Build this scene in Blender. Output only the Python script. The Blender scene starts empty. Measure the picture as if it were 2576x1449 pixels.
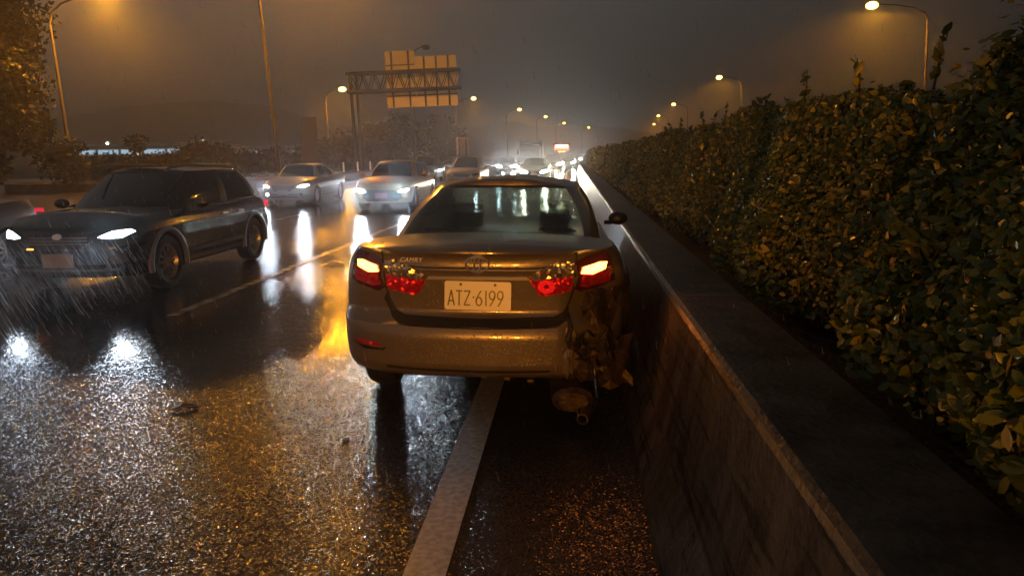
import bpy, bmesh, math, random
import numpy as np
from mathutils import Vector, Matrix
from mathutils.bvhtree import BVHTree
from mathutils.geometry import delaunay_2d_cdt
random.seed(7)
rng = np.random.default_rng(7)
sc = bpy.context.scene
C = sc.collection
PI = math.pi

# ------------------------------------------------------------------ camera
F, CX, CY, VX, VY, H = 1860.0, 1288.0, 724.5, 1440.0, 388.0, 1.62
v = Vector(((VX-CX)/F, -(VY-CY)/F, -1)).normalized()
up = Vector((0, 1, 0)); u = (up - v*up.dot(v)).normalized(); xx = v.cross(u)
cam = bpy.data.objects.new('camera', bpy.data.cameras.new('camera')); C.objects.link(cam)
R3 = Matrix((xx, v, u))
cam.matrix_world = Matrix.Translation((0, 0, H)) @ R3.to_4x4()
cam.data.sensor_width = 36; cam.data.lens = F/2576*36
cam.data.clip_start = 0.05; cam.data.clip_end = 3000
sc.camera = cam

# ------------------------------------------------------------------ night sky: low cloud lit by the city
w = bpy.data.worlds.new('World'); sc.world = w; w.use_nodes = True
nt = w.node_tree; nt.nodes.clear()
N = nt.nodes.new; Lk = nt.links.new
tc = N('ShaderNodeTexCoord'); sep = N('ShaderNodeSeparateXYZ'); Lk(tc.outputs['Generated'], sep.inputs[0])
ramp = N('ShaderNodeValToRGB'); mr = N('ShaderNodeMapRange'); mr.inputs[1].default_value = -.05; mr.inputs[2].default_value = .6
Lk(sep.outputs[2], mr.inputs[0]); Lk(mr.outputs[0], ramp.inputs[0])
cr = ramp.color_ramp; cr.elements[0].position = 0; cr.elements[0].color = (.078, .078, .076, 1)
cr.elements[1].position = 1; cr.elements[1].color = (.029, .027, .025, 1)
e = cr.elements.new(.28); e.color = (.050, .048, .046, 1)
# the city glow is stronger towards the left of the road
mr2 = N('ShaderNodeMapRange'); mr2.inputs[1].default_value = -.55; mr2.inputs[2].default_value = .5
mr2.inputs[3].default_value = 1.15; mr2.inputs[4].default_value = .42
Lk(sep.outputs[0], mr2.inputs[0])
mul = N('ShaderNodeVectorMath'); mul.operation = 'SCALE'; Lk(ramp.outputs[0], mul.inputs[0]); Lk(mr2.outputs[0], mul.inputs['Scale'])
bg = N('ShaderNodeBackground'); cl = N('ShaderNodeTexNoise'); cl.inputs['Scale'].default_value = 2.2; cl.inputs['Detail'].default_value = 5; cmp_ = N('ShaderNodeMapping'); cmp_.inputs['Scale'].default_value = (1, 1, 2.6)
Lk(tc.outputs['Generated'], cmp_.inputs[0]); Lk(cmp_.outputs[0], cl.inputs['Vector']); cm = N('ShaderNodeMapRange'); cm.inputs[1].default_value = .3; cm.inputs[2].default_value = .7; cm.inputs[3].default_value = .82; cm.inputs[4].default_value = 1.16
Lk(cl.outputs[0], cm.inputs[0]); mul2 = N('ShaderNodeVectorMath'); mul2.operation = 'SCALE'; Lk(mul.outputs[0], mul2.inputs[0]); Lk(cm.outputs[0], mul2.inputs['Scale']); Lk(mul2.outputs[0], bg.inputs[0]); bg.inputs[1].default_value = 1.95
out = N('ShaderNodeOutputWorld'); Lk(bg.outputs[0], out.inputs[0])

sc.view_settings.view_transform = 'Standard'; sc.view_settings.look = 'None'
sc.view_settings.exposure = 0.3; sc.view_settings.gamma = 1
cy = sc.cycles
cy.use_denoising = True
try: cy.denoiser = 'OPENIMAGEDENOISE'
except Exception: pass
cy.use_light_tree = True
cy.max_bounces = 6; cy.diffuse_bounces = 2; cy.glossy_bounces = 3; cy.transmission_bounces = 6
cy.transparent_max_bounces = 16; cy.volume_bounces = 0
cy.sample_clamp_indirect = 3.0; cy.sample_clamp_direct = 0; cy.caustics_reflective = False; cy.caustics_refractive = False

SODIUM = (1.0, .36, .018); COOL = (.72, .86, 1.0); WARMW = (1.0, .88, .66)

# ------------------------------------------------------------------ materials
def mat(name, base=(.5, .5, .5), rough=.5, metal=0, emit=None, es=0, coat=0, spec=.5, alpha=1, bump=None, var=None, sub=0, trans=0):
    m = bpy.data.materials.new(name); m.use_nodes = True
    n = m.node_tree.nodes; l = m.node_tree.links; p = n['Principled BSDF']
    p.inputs['Base Color'].default_value = (*base, 1); p.inputs['Roughness'].default_value = rough
    p.inputs['Metallic'].default_value = metal; p.inputs['Coat Weight'].default_value = coat
    p.inputs['Coat Roughness'].default_value = .08
    p.inputs['Specular IOR Level'].default_value = spec; p.inputs['Alpha'].default_value = alpha
    p.inputs['Transmission Weight'].default_value = trans
    if emit: p.inputs['Emission Color'].default_value = (*emit, 1); p.inputs['Emission Strength'].default_value = es
    t = n.new('ShaderNodeTexCoord')
    if bump:
        sc_, st, dist = bump
        nz = n.new('ShaderNodeTexNoise'); nz.inputs['Scale'].default_value = sc_; nz.inputs['Detail'].default_value = 3
        b = n.new('ShaderNodeBump'); b.inputs['Strength'].default_value = st; b.inputs['Distance'].default_value = dist
        l.new(t.outputs['Object'], nz.inputs['Vector']); l.new(nz.outputs[0], b.inputs['Height']); l.new(b.outputs[0], p.inputs['Normal'])
    if var:
        sc_, c1, c2 = var
        nz = n.new('ShaderNodeTexNoise'); nz.inputs['Scale'].default_value = sc_; nz.inputs['Detail'].default_value = 6
        r = n.new('ShaderNodeValToRGB'); r.color_ramp.elements[0].position = .35; r.color_ramp.elements[1].position = .65
        r.color_ramp.elements[0].color = (*c1, 1); r.color_ramp.elements[1].color = (*c2, 1)
        l.new(t.outputs['Object'], nz.inputs['Vector']); l.new(nz.outputs[0], r.inputs[0]); l.new(r.outputs[0], p.inputs['Base Color'])
    return m

def paint(name, base, metal=.5, rough=.32):
    """car paint beaded with rain"""
    m = mat(name, base, rough, metal, coat=.7)
    n = m.node_tree.nodes; l = m.node_tree.links; p = n['Principled BSDF']
    t = n.new('ShaderNodeTexCoord'); vo = n.new('ShaderNodeTexVoronoi'); vo.inputs['Scale'].default_value = 75
    mp = n.new('ShaderNodeMapRange'); mp.inputs[1].default_value = 0.; mp.inputs[2].default_value = .32; mp.inputs[3].default_value = 1; mp.inputs[4].default_value = 0
    b = n.new('ShaderNodeBump'); b.inputs['Strength'].default_value = .42; b.inputs['Distance'].default_value = .004
    l.new(t.outputs['Object'], vo.inputs['Vector']); l.new(vo.outputs['Distance'], mp.inputs[0]); l.new(mp.outputs[0], b.inputs['Height'])
    l.new(b.outputs[0], p.inputs['Coat Normal']); l.new(b.outputs[0], p.inputs['Normal'])
    return m

def asphalt_mat(name, puddles=True):
    m = bpy.data.materials.new(name); m.use_nodes = True
    n = m.node_tree.nodes; l = m.node_tree.links; p = n['Principled BSDF']
    t = n.new('ShaderNodeTexCoord')
    def noise(scale, detail=2, vec=None, rough=.5):
        z = n.new('ShaderNodeTexNoise'); z.inputs['Scale'].default_value = scale; z.inputs['Detail'].default_value = detail
        z.inputs['Roughness'].default_value = rough
        l.new(vec or t.outputs['Object'], z.inputs['Vector']); return z.outputs[0]
    def math_(op, a, b=None, c=None):
        k = n.new('ShaderNodeMath'); k.operation = op
        for i, q in enumerate((a, b, c)):
            if q is None: continue
            if isinstance(q, (int, float)): k.inputs[i].default_value = q
            else: l.new(q, k.inputs[i])
        return k.outputs[0]
    def ramp_(a, lo, hi, o0=0., o1=1.):
        k = n.new('ShaderNodeMapRange'); k.interpolation_type = 'SMOOTHSTEP'
        for i, q in enumerate((a, lo, hi, o0, o1)):
            if isinstance(q, (int, float)): k.inputs[i].default_value = q
            else: l.new(q, k.inputs[i])
        return k.outputs[0]
    st = n.new('ShaderNodeMapping'); st.inputs['Scale'].default_value = (1, .28, 1); l.new(t.outputs['Object'], st.inputs[0])
    big = noise(.55, 4, st.outputs[0], .6)
    sepx = n.new('ShaderNodeSeparateXYZ'); l.new(t.outputs['Object'], sepx.inputs[0])
    # standing water lies in the wheel tracks between about 5 and 8 m and thinly everywhere farther off
    yb = math_('ADD', sepx.outputs[1], math_('MULTIPLY', big, .9))
    xb = math_('ADD', sepx.outputs[0], math_('MULTIPLY', big, 1.4))
    band = math_('MULTIPLY', ramp_(yb, 5.2, 6.7), ramp_(yb, 11., 8.2))
    band = math_('MULTIPLY', band, ramp_(xb, -.4, -1.6))
    wet = math_('MAXIMUM', math_('MULTIPLY', band, .92), math_('MULTIPLY', ramp_(big, .50, .66), ramp_(sepx.outputs[1], 5.5, 14., .0, .8)))
    dry = math_('SUBTRACT', 1., wet)
    far = ramp_(sepx.outputs[1], 5., 26., 1., .16)
    # chippings: every stone of the surface is a small wet facet with its own tilt
    nrm = None
    geo = n.new('ShaderNodeNewGeometry')
    b2 = n.new('ShaderNodeBump'); b2.inputs['Distance'].default_value = .012; b2.inputs['Strength'].default_value = .24
    l.new(noise(9, 3), b2.inputs['Height'])
    acc = b2.outputs[0]
    for scl, amt in ((165, .40), (74, .24)):
        vo = n.new('ShaderNodeTexVoronoi'); vo.inputs['Scale'].default_value = scl; l.new(t.outputs['Object'], vo.inputs['Vector'])
        sb = n.new('ShaderNodeVectorMath'); sb.operation = 'SUBTRACT'; sb.inputs[1].default_value = (.5, .5, .5); l.new(vo.outputs['Color'], sb.inputs[0])
        mm = n.new('ShaderNodeVectorMath'); mm.operation = 'MULTIPLY'; mm.inputs[1].default_value = (1, 1, 0); l.new(sb.outputs[0], mm.inputs[0])
        sc2 = n.new('ShaderNodeVectorMath'); sc2.operation = 'SCALE'; l.new(mm.outputs[0], sc2.inputs[0])
        l.new(math_('MULTIPLY', math_('MULTIPLY', math_('ADD', math_('MULTIPLY', dry, .86), .14), far), amt), sc2.inputs['Scale'])
        ad = n.new('ShaderNodeVectorMath'); ad.operation = 'ADD'; l.new(acc, ad.inputs[0]); l.new(sc2.outputs[0], ad.inputs[1]); acc = ad.outputs[0]
    nn_ = n.new('ShaderNodeVectorMath'); nn_.operation = 'NORMALIZE'; l.new(acc, nn_.inputs[0])
    l.new(nn_.outputs[0], p.inputs['Normal'])
    l.new(math_('ADD', math_('MULTIPLY', math_('MULTIPLY', dry, ramp_(sepx.outputs[1], 10., 30., 1., .35)), .10), .085), p.inputs['Roughness'])
    r = n.new('ShaderNodeValToRGB'); r.color_ramp.elements[0].color = (.016, .015, .015, 1); r.color_ramp.elements[1].color = (.055, .052, .050, 1)
    r.color_ramp.elements[0].position = .3; r.color_ramp.elements[1].position = .7
    l.new(math_('ADD', math_('MULTIPLY', noise(150, 3), .6), math_('MULTIPLY', noise(1.3, 4), .4)), r.inputs[0]); l.new(r.outputs[0], p.inputs['Base Color'])
    p.inputs['Specular IOR Level'].default_value = .30
    return m

def glass_mat(name, tint=(.5, .7, .62), drops=True, refl=.9):
    m = bpy.data.materials.new(name); m.use_nodes = True
    n = m.node_tree.nodes; l = m.node_tree.links; n.remove(n['Principled BSDF'])
    o = n['Material Output']; tr = n.new('ShaderNodeBsdfRefraction'); tr.inputs['IOR'].default_value = 1.03; tr.inputs['Roughness'].default_value = .03
    tr.inputs['Color'].default_value = (*tint, 1)
    tp = n.new('ShaderNodeBsdfTransparent'); tp.inputs['Color'].default_value = (*tint, 1)
    gl = n.new('ShaderNodeBsdfGlossy'); gl.inputs['Roughness'].default_value = .04; gl.inputs['Color'].default_value = (refl, refl, refl, 1)
    lw = n.new('ShaderNodeLayerWeight'); lw.inputs['Blend'].default_value = .5; pw = n.new('ShaderNodeMath'); pw.operation = 'POWER'; pw.inputs[1].default_value = 5; l.new(lw.outputs['Facing'], pw.inputs[0])
    fr = n.new('ShaderNodeMath'); fr.operation = 'MULTIPLY_ADD'; fr.inputs[1].default_value = .9; fr.inputs[2].default_value = .04; l.new(pw.outputs[0], fr.inputs[0])
    mx = n.new('ShaderNodeMixShader'); mx0 = n.new('ShaderNodeMixShader')
    t = n.new('ShaderNodeTexCoord'); vo = n.new('ShaderNodeTexVoronoi'); vo.inputs['Scale'].default_value = 60
    nz = n.new('ShaderNodeTexNoise'); nz.inputs['Scale'].default_value = 34; nz.inputs['Detail'].default_value = 3
    mp = n.new('ShaderNodeMapping'); mp.inputs['Scale'].default_value = (1, .45, .6); l.new(t.outputs['Object'], mp.inputs[0])
    l.new(mp.outputs[0], nz.inputs['Vector']); l.new(mp.outputs[0], vo.inputs['Vector'])
    b = n.new('ShaderNodeBump'); b.inputs['Strength'].default_value = .9 if drops else .05; b.inputs['Distance'].default_value = .012
    l.new(nz.outputs[0], b.inputs['Height']); l.new(b.outputs[0], tr.inputs['Normal'])
    b3 = n.new('ShaderNodeBump'); b3.inputs['Strength'].default_value = .15; b3.inputs['Distance'].default_value = .003
    l.new(vo.outputs['Distance'], b3.inputs['Height']); l.new(b3.outputs[0], gl.inputs['Normal'])
    mx0.inputs[0].default_value = .85 if drops else .0
    l.new(tp.outputs[0], mx0.inputs[1]); l.new(tr.outputs[0], mx0.inputs[2])
    l.new(fr.outputs[0], mx.inputs[0]); l.new(mx0.outputs[0], mx.inputs[1]); l.new(gl.outputs[0], mx.inputs[2]); l.new(mx.outputs[0], o.inputs[0])
    return m

def facets(m, scale, amt):
    n = m.node_tree.nodes; l = m.node_tree.links; p = n['Principled BSDF']
    t = n.new('ShaderNodeTexCoord'); vo = n.new('ShaderNodeTexVoronoi'); vo.inputs['Scale'].default_value = scale; l.new(t.outputs['Object'], vo.inputs['Vector'])
    g = n.new('ShaderNodeNewGeometry'); a = n.new('ShaderNodeVectorMath'); a.operation = 'SUBTRACT'; a.inputs[1].default_value = (.5, .5, .5); l.new(vo.outputs['Color'], a.inputs[0])
    b = n.new('ShaderNodeVectorMath'); b.operation = 'SCALE'; b.inputs['Scale'].default_value = amt; l.new(a.outputs[0], b.inputs[0])
    c = n.new('ShaderNodeVectorMath'); c.operation = 'ADD'; l.new(g.outputs['Normal'], c.inputs[0]); l.new(b.outputs[0], c.inputs[1])
    d = n.new('ShaderNodeVectorMath'); d.operation = 'NORMALIZE'; l.new(c.outputs[0], d.inputs[0]); l.new(d.outputs[0], p.inputs['Normal'])
    return m
M = {}
M['asphalt'] = asphalt_mat('wet_asphalt')
M['side_asphalt'] = mat('side_asphalt', rough=.28, var=(.6, (.035, .033, .03), (.075, .07, .062)), bump=(40, .3, .01))
M['line'] = mat('road_paint', rough=.3, var=(30, (.42, .40, .36), (.72, .70, .64)), bump=(120, .5, .004))
M['worn'] = mat('worn_road_paint', rough=.25, var=(5, (.09, .085, .075), (.30, .28, .25)), bump=(120, .5, .004))
M['ground'] = mat('grass_ground', rough=.8, var=(.8, (.02, .024, .01), (.05, .045, .02)), bump=(12, .6, .05))
M['soil'] = mat('soil', rough=.9, var=(9, (.006, .005, .004), (.02, .016, .012)), bump=(30, .6, .03))
M['plastic'] = mat('black_plastic', (.012, .012, .013), .35)
M['rubber'] = mat('tyre_rubber', (.012, .012, .012), .55, bump=(60, .3, .004))
M['rim'] = mat('alloy', (.36, .34, .31), .35, .85)
M['chrome'] = mat('chrome', (.75, .74, .72), .12, 1)
M['badge'] = mat('badge_chrome', (.85, .82, .76), .28, .85)
M['dglass'] = mat('dark_glass', (.006, .008, .011), .06, spec=.6, coat=0, bump=(50, .04, .003))
M['clear'] = glass_mat('rear_window_glass', (.74, .92, .86), True)
M['clearf'] = glass_mat('windscreen_glass', (.88, .97, .93), False)
M['under'] = mat('underbody', (.014, .013, .012), .7)
M['cabin'] = mat('cabin_trim', (.004, .004, .005), .9)
M['red'] = facets(mat('red_lens', (.75, .010, .03), .30, .55, coat=.6), 70, .9)
M['redlit'] = facets(mat('red_lens_lit', (.9, .02, .02), .25, .4, coat=.6, emit=(1., .012, .01), es=.40), 90, 1.)
M['redfar'] = mat('tail_lamp_lit', (.5, .01, .03), .2, emit=(1., .04, .08), es=.5)
M['smoked'] = mat('smoked_lens', (.06, .006, .008), .12, coat=1)
M['reflector'] = facets(mat('lamp_reflector', (.80, .66, .42), .26, .9), 62, 1.1)
M['hazard'] = mat('hazard_lamp_lit', (1, .6, .2), .2, emit=(1., .42, .06), es=8)
M['plate'] = mat('plate_white', (.78, .76, .70), .35, bump=(40, .05, .002))
M['platefar'] = mat('plate_pale', (.24, .23, .22), .4)
M['ink'] = mat('plate_lettering', (.02, .02, .03), .35)
M['mud'] = mat('torn_metal', rough=.55, metal=.3, var=(6, (.008, .006, .005), (.055, .032, .02)), bump=(20, .8, .02))
M['steel'] = mat('dirty_steel', rough=.45, metal=.6, var=(14, (.03, .022, .014), (.10, .075, .05)), bump=(30, .5, .01))
M['amber_board'] = mat('amber_lit_sign_face', (.95, .60, .16), .45)  # amber lamp light on the small sign put into the base colour
M['pole'] = mat('galvanised_pole', (.12, .10, .085), .55, .2)
M['darksteel'] = mat('gantry_steel', (.022, .016, .012), .55, .3)
M['signback'] = mat('amber_lit_aluminium_back', (.66, .54, .20), .5, .0, bump=(2, .1, .01))  # amber of the lamp light tinted into the aluminium
M['sod'] = mat('sodium_lamp_lens', (1, .6, .2), .4, emit=(1., .50, .07), es=22)
M['headw'] = mat('headlight_cool', (1, 1, 1), .2, emit=(.80, .92, 1.), es=22)
M['headfar'] = mat('far_headlight_cool', (1, 1, 1), .2, emit=(.80, .92, 1.), es=160)
M['heady'] = mat('headlight_warm', (1, 1, 1), .2, emit=(1., .92, .70), es=170)
M['bark'] = mat('bark', (.035, .028, .02), .9, bump=(14, .8, .03))
M['brown'] = mat('brown_board', rough=.6, var=(3, (.016, .010, .008), (.028, .017, .012)))
M['wallp'] = mat('pale_factory_wall', (.30, .33, .34), .6)
M['roofp'] = mat('factory_roof', (.10, .12, .15), .5)
M['litfront'] = mat('lit_front_glow', (.3, .35, .4), .5, emit=(.45, .68, .85), es=.75)
M['litfront2'] = mat('lit_doorway', (.4, .35, .3), .5, emit=(1., .88, .62), es=.45)
M['yard'] = mat('yard_lamp_lens', (1, 1, 1), .5, emit=(.78, 1., .92), es=9)
M['led'] = mat('destination_display_lit', (.8, .1, .05), .5, emit=(1., .10, .04), es=5)
M['led2'] = mat('destination_text_lit', (1, .8, .4), .5, emit=(1., .72, .35), es=14)
M['orangelamp'] = mat('signal_lamp_orange', (.9, .3, .05), .4, emit=(1., .28, .04), es=5)

# wet concrete with drip streaks
def concrete():
    m = mat('wet_concrete', rough=.42, spec=.22, bump=(35, .45, .012))
    n = m.node_tree.nodes; l = m.node_tree.links; p = n['Principled BSDF']
    t = n.new('ShaderNodeTexCoord'); mp = n.new('ShaderNodeMapping'); mp.inputs['Scale'].default_value = (1.6, 3.2, 1.3)
    nz = n.new('ShaderNodeTexNoise'); nz.inputs['Scale'].default_value = 1.5; nz.inputs['Detail'].default_value = 7; nz.inputs['Roughness'].default_value = .65
    r = n.new('ShaderNodeValToRGB'); r.color_ramp.elements[0].position = .36; r.color_ramp.elements[1].position = .66
    r.color_ramp.elements[0].color = (.024, .021, .018, 1); r.color_ramp.elements[1].color = (.085, .078, .068, 1)
    l.new(t.outputs['Object'], mp.inputs[0]); l.new(mp.outputs[0], nz.inputs['Vector']); l.new(nz.outputs[0], r.inputs[0])
    sp = n.new('ShaderNodeSeparateXYZ'); l.new(t.outputs['Object'], sp.inputs[0])
    pp = n.new('ShaderNodeMath'); pp.operation = 'PINGPONG'; pp.inputs[1].default_value = 2.0; l.new(sp.outputs[1], pp.inputs[0])
    gt = n.new('ShaderNodeMapRange'); gt.inputs[1].default_value = .004; gt.inputs[2].default_value = .014; gt.inputs[3].default_value = .12; l.new(pp.outputs[0], gt.inputs[0])
    ms = n.new('ShaderNodeMapping'); ms.inputs['Scale'].default_value = (1, .5, 9); l.new(t.outputs['Object'], ms.inputs[0]); ns = n.new('ShaderNodeTexNoise'); ns.inputs['Scale'].default_value = 3.5; ns.inputs['Detail'].default_value = 6; l.new(ms.outputs[0], ns.inputs['Vector'])
    rs = n.new('ShaderNodeMapRange'); rs.inputs[1].default_value = .56; rs.inputs[2].default_value = .64; rs.inputs[3].default_value = 1; rs.inputs[4].default_value = .35; l.new(ns.outputs[0], rs.inputs[0])
    mq = n.new('ShaderNodeMath'); mq.operation = 'MULTIPLY'; l.new(gt.outputs[0], mq.inputs[0]); l.new(rs.outputs[0], mq.inputs[1])
    mc = n.new('ShaderNodeVectorMath'); mc.operation = 'SCALE'; l.new(r.outputs[0], mc.inputs[0]); l.new(mq.outputs[0], mc.inputs['Scale']); l.new(mc.outputs[0], p.inputs['Base Color'])
    r2 = n.new('ShaderNodeMapRange'); r2.inputs[3].default_value = .16; r2.inputs[4].default_value = .6
    l.new(nz.outputs[0], r2.inputs[0]); l.new(r2.outputs[0], p.inputs['Roughness'])
    return m
M['concrete'] = concrete()

def leaf_mat(name, c1, c2, c3, rough=.35, tw=.35):
    m = mat(name, rough=rough); n = m.node_tree.nodes; l = m.node_tree.links; p = n['Principled BSDF']
    g = n.new('ShaderNodeNewGeometry'); r = n.new('ShaderNodeValToRGB')
    r.color_ramp.elements[0].color = (*c1, 1); r.color_ramp.elements[1].color = (*c3, 1); e = r.color_ramp.elements.new(.6); e.color = (*c2, 1)
    l.new(g.outputs['Random Per Island'], r.inputs[0]); l.new(r.outputs[0], p.inputs['Base Color'])
    ts = n.new('ShaderNodeBsdfTranslucent'); l.new(r.outputs[0], ts.inputs[0]); mx = n.new('ShaderNodeMixShader'); mx.inputs[0].default_value = tw
    l.new(p.outputs[0], mx.inputs[1]); l.new(ts.outputs[0], mx.inputs[2]); l.new(mx.outputs[0], n['Material Output'].inputs[0])
    return m
M['leaf'] = leaf_mat('hedge_leaf', (.030, .060, .007), (.13, .150, .012), (.40, .31, .03), .30, .25)
M['treeleaf'] = leaf_mat('tree_leaf', (.006, .009, .004), (.014, .018, .006), (.038, .036, .012), .4, .3)

# ------------------------------------------------------------------ object helpers
def empty(name, loc=(0, 0, 0), rz=0, label=None, cat=None, group=None):
    o = bpy.data.objects.new(name, None); C.objects.link(o); o.location = loc; o.rotation_euler = (0, 0, rz)
    o.empty_display_size = .2
    tag(o, label, cat, group); return o
def tag(o, label=None, cat=None, group=None, kind=None):
    if label: o['label'] = label
    if cat: o['category'] = cat
    if group: o['group'] = group
    if kind: o['kind'] = kind
    return o
def obj(name, verts, faces, m, parent=None, smooth=True):
    me = bpy.data.meshes.new(name); me.from_pydata([tuple(q) for q in verts], [], [tuple(f) for f in faces]); me.update()
    if smooth: me.polygons.foreach_set('use_smooth', [True]*len(me.polygons))
    o = bpy.data.objects.new(name, me); C.objects.link(o)
    if m: me.materials.append(M[m] if isinstance(m, str) else m)
    if parent: o.parent = parent
    return o
def fastobj(name, V, FC, m, parent=None):
    """V (n,3), FC (k,4) quads"""
    me = bpy.data.meshes.new(name); V = np.asarray(V, np.float32); FC = np.asarray(FC, np.int32)
    me.vertices.add(len(V)); me.vertices.foreach_set('co', V.ravel())
    me.loops.add(FC.size); me.loops.foreach_set('vertex_index', FC.ravel())
    me.polygons.add(len(FC)); me.polygons.foreach_set('loop_start', np.arange(0, FC.size, FC.shape[1], dtype=np.int32))
    me.polygons.foreach_set('loop_total', np.full(len(FC), FC.shape[1], np.int32))
    me.update(calc_edges=True); me.validate()
    o = bpy.data.objects.new(name, me); C.objects.link(o); me.materials.append(M[m])
    if parent: o.parent = parent
    return o
class MB:
    def __init__(s): s.v = []; s.f = []
    def add(s, vs, fs):
        k = len(s.v); s.v += [tuple(q) for q in vs]; s.f += [tuple(i+k for i in f) for f in fs]; return s
    def box(s, x0, x1, y0, y1, z0, z1, bev=0):
        if bev <= 0:
            vs = [(x, y, z) for z in (z0, z1) for y in (y0, y1) for x in (x0, x1)]
            s.add(vs, [(0, 2, 3, 1), (4, 5, 7, 6), (0, 1, 5, 4), (2, 6, 7, 3), (0, 4, 6, 2), (1, 3, 7, 5)])
        else:
            bm = bmesh.new(); bmesh.ops.create_cube(bm, size=1)
            for q in bm.verts: q.co = ((x0+x1)/2+q.co.x*(x1-x0), (y0+y1)/2+q.co.y*(y1-y0), (z0+z1)/2+q.co.z*(z1-z0))
            bmesh.ops.bevel(bm, geom=bm.edges[:], offset=bev, segments=3, profile=.5, affect='EDGES')
            bm.verts.ensure_lookup_table(); s.add([q.co.copy() for q in bm.verts], [[q.index for q in f.verts] for f in bm.faces]); bm.free()
        return s
    def tube(s, pts, r, n=8, cap=True):
        pts = [Vector(p) for p in pts]; rs = r if isinstance(r, (list, tuple)) else [r]*len(pts)
        rings = []; prev = None
        for i, p in enumerate(pts):
            d = (pts[min(i+1, len(pts)-1)]-pts[max(i-1, 0)]).normalized()
            a = Vector((0, 0, 1)) if abs(d.z) < .9 else Vector((1, 0, 0))
            e1 = d.cross(a).normalized() if prev is None else (prev - d*prev.dot(d)).normalized()
            prev = e1; e2 = d.cross(e1)
            rings.append([p+(e1*math.cos(t)+e2*math.sin(t))*rs[i] for t in [2*PI*k/n for k in range(n)]])
        vs = [q for r_ in rings for q in r_]; fs = []
        for i in range(len(rings)-1):
            for k in range(n): fs.append((i*n+k, i*n+(k+1) % n, (i+1)*n+(k+1) % n, (i+1)*n+k))
        if cap: fs.append(tuple(reversed(range(n)))); fs.append(tuple(range(len(vs)-n, len(vs))))
        return s.add(vs, fs)
    def lathe(s, prof, n=32, axis='x', c=(0, 0, 0), close=False):
        """prof: list of (a, r) along axis"""
        vs = []; fs = []
        for a, r in prof:
            for k in range(n):
                t = 2*PI*k/n; p, q = r*math.cos(t), r*math.sin(t)
                vs.append({'x': (c[0]+a, c[1]+p, c[2]+q), 'y': (c[0]+p, c[1]+a, c[2]+q), 'z': (c[0]+p, c[1]+q, c[2]+a)}[axis])
        for i in range(len(prof)-1+(1 if close else 0)):
            j = (i+1) % len(prof)
            for k in range(n): fs.append((i*n+k, i*n+(k+1) % n, j*n+(k+1) % n, j*n+k))
        return s.add(vs, fs)
    def ell(s, c, r, n=14):
        vs = []; fs = []
        for i in range(n+1):
            a = PI*i/n
            for k in range(2*n):
                t = PI*k/n; vs.append((c[0]+r[0]*math.sin(a)*math.cos(t), c[1]+r[1]*math.sin(a)*math.sin(t), c[2]+r[2]*math.cos(a)))
        for i in range(n):
            for k in range(2*n): fs.append((i*2*n+k, (i+1)*2*n+k, (i+1)*2*n+(k+1) % (2*n), i*2*n+(k+1) % (2*n)))
        return s.add(vs, fs)
    def build(s, name, m, parent=None, smooth=False):
        o = obj(name, s.v, s.f, m, parent, smooth)
        if smooth:
            try: o.data.set_sharp_from_angle(angle=math.radians(38))
            except Exception: pass
        return o

def curve_off(y):      # the road bends gently to the right far ahead
    if y < 60: return 0.
    if y < 110: return .0008*(y-60)**2
    return 2.0+.08*(y-110)
YS = [-30, -15, -6, -3, 0, 3, 6, 10, 15, 20, 26, 33, 40, 50, 60] + list(range(66, 114, 6)) + [125, 150, 180, 220, 260, 320]
def strip(name, x0, x1, z, m, ys=YS, parent=None):
    vs = []; fs = []
    for i, y in enumerate(ys):
        c = curve_off(y); vs += [(x0+c, y, z), (x1+c, y, z)]
        if i: fs.append((2*i-2, 2*i-1, 2*i+1, 2*i))
    return obj(name, vs, fs, m, parent, False)
def extrude(name, prof, m, ys=YS, parent=None):
    vs = []; fs = []; n = len(prof)
    for i, y in enumerate(ys):
        c = curve_off(y); vs += [(x+c, y, z) for x, z in prof]
        if i:
            for k in range(n-1): fs.append(((i-1)*n+k, (i-1)*n+k+1, i*n+k+1, i*n+k))
    fs.append(tuple(range(n))); fs.append(tuple(reversed(range(len(vs)-n, len(vs)))))
    return obj(name, vs, fs, m, parent, False)

# ------------------------------------------------------------------ setting
S = lambda o: tag(o, kind='structure')
S(obj('ground', [(-900, -60, -.02), (900, -60, -.02), (900, 1500, -.02), (-900, 1500, -.02)], [(0, 1, 2, 3)], 'ground', None, False))
S(strip('road', -14.6, .42, .0, 'asphalt'))
S(strip('opposite_road', 3.6, 17.5, .0, 'side_asphalt'))
S(obj('slip_road', [(-70, 5, -.006), (-14.5, 5, -.006), (-14.5, 70, -.006), (-95, 70, -.006)], [(0, 1, 2, 3)], 'side_asphalt', None, False))
S(strip('lane_line', -.665, -.495, .005, 'line'))
S(strip('lane_line', -4.28, -4.15, .005, 'worn', [y for y in [7.3, 8.5]+[q for q in YS if q > 9]]))
vs = []; fs = []
for k in range(26):
    y = -2+k*10.; k0 = len(vs)
    for yy in (y, y+4): vs += [(-7.95+curve_off(yy), yy, .005), (-7.81+curve_off(yy), yy, .005)]
    fs.append((k0, k0+1, k0+3, k0+2))
S(obj('dashed_lane_line', vs, fs, 'worn', None, False))
S(strip('edge_line', -11.62, -11.46, .005, 'line'))
S(strip('planting_bed', .96, 3.4, .62, 'soil'))
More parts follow.
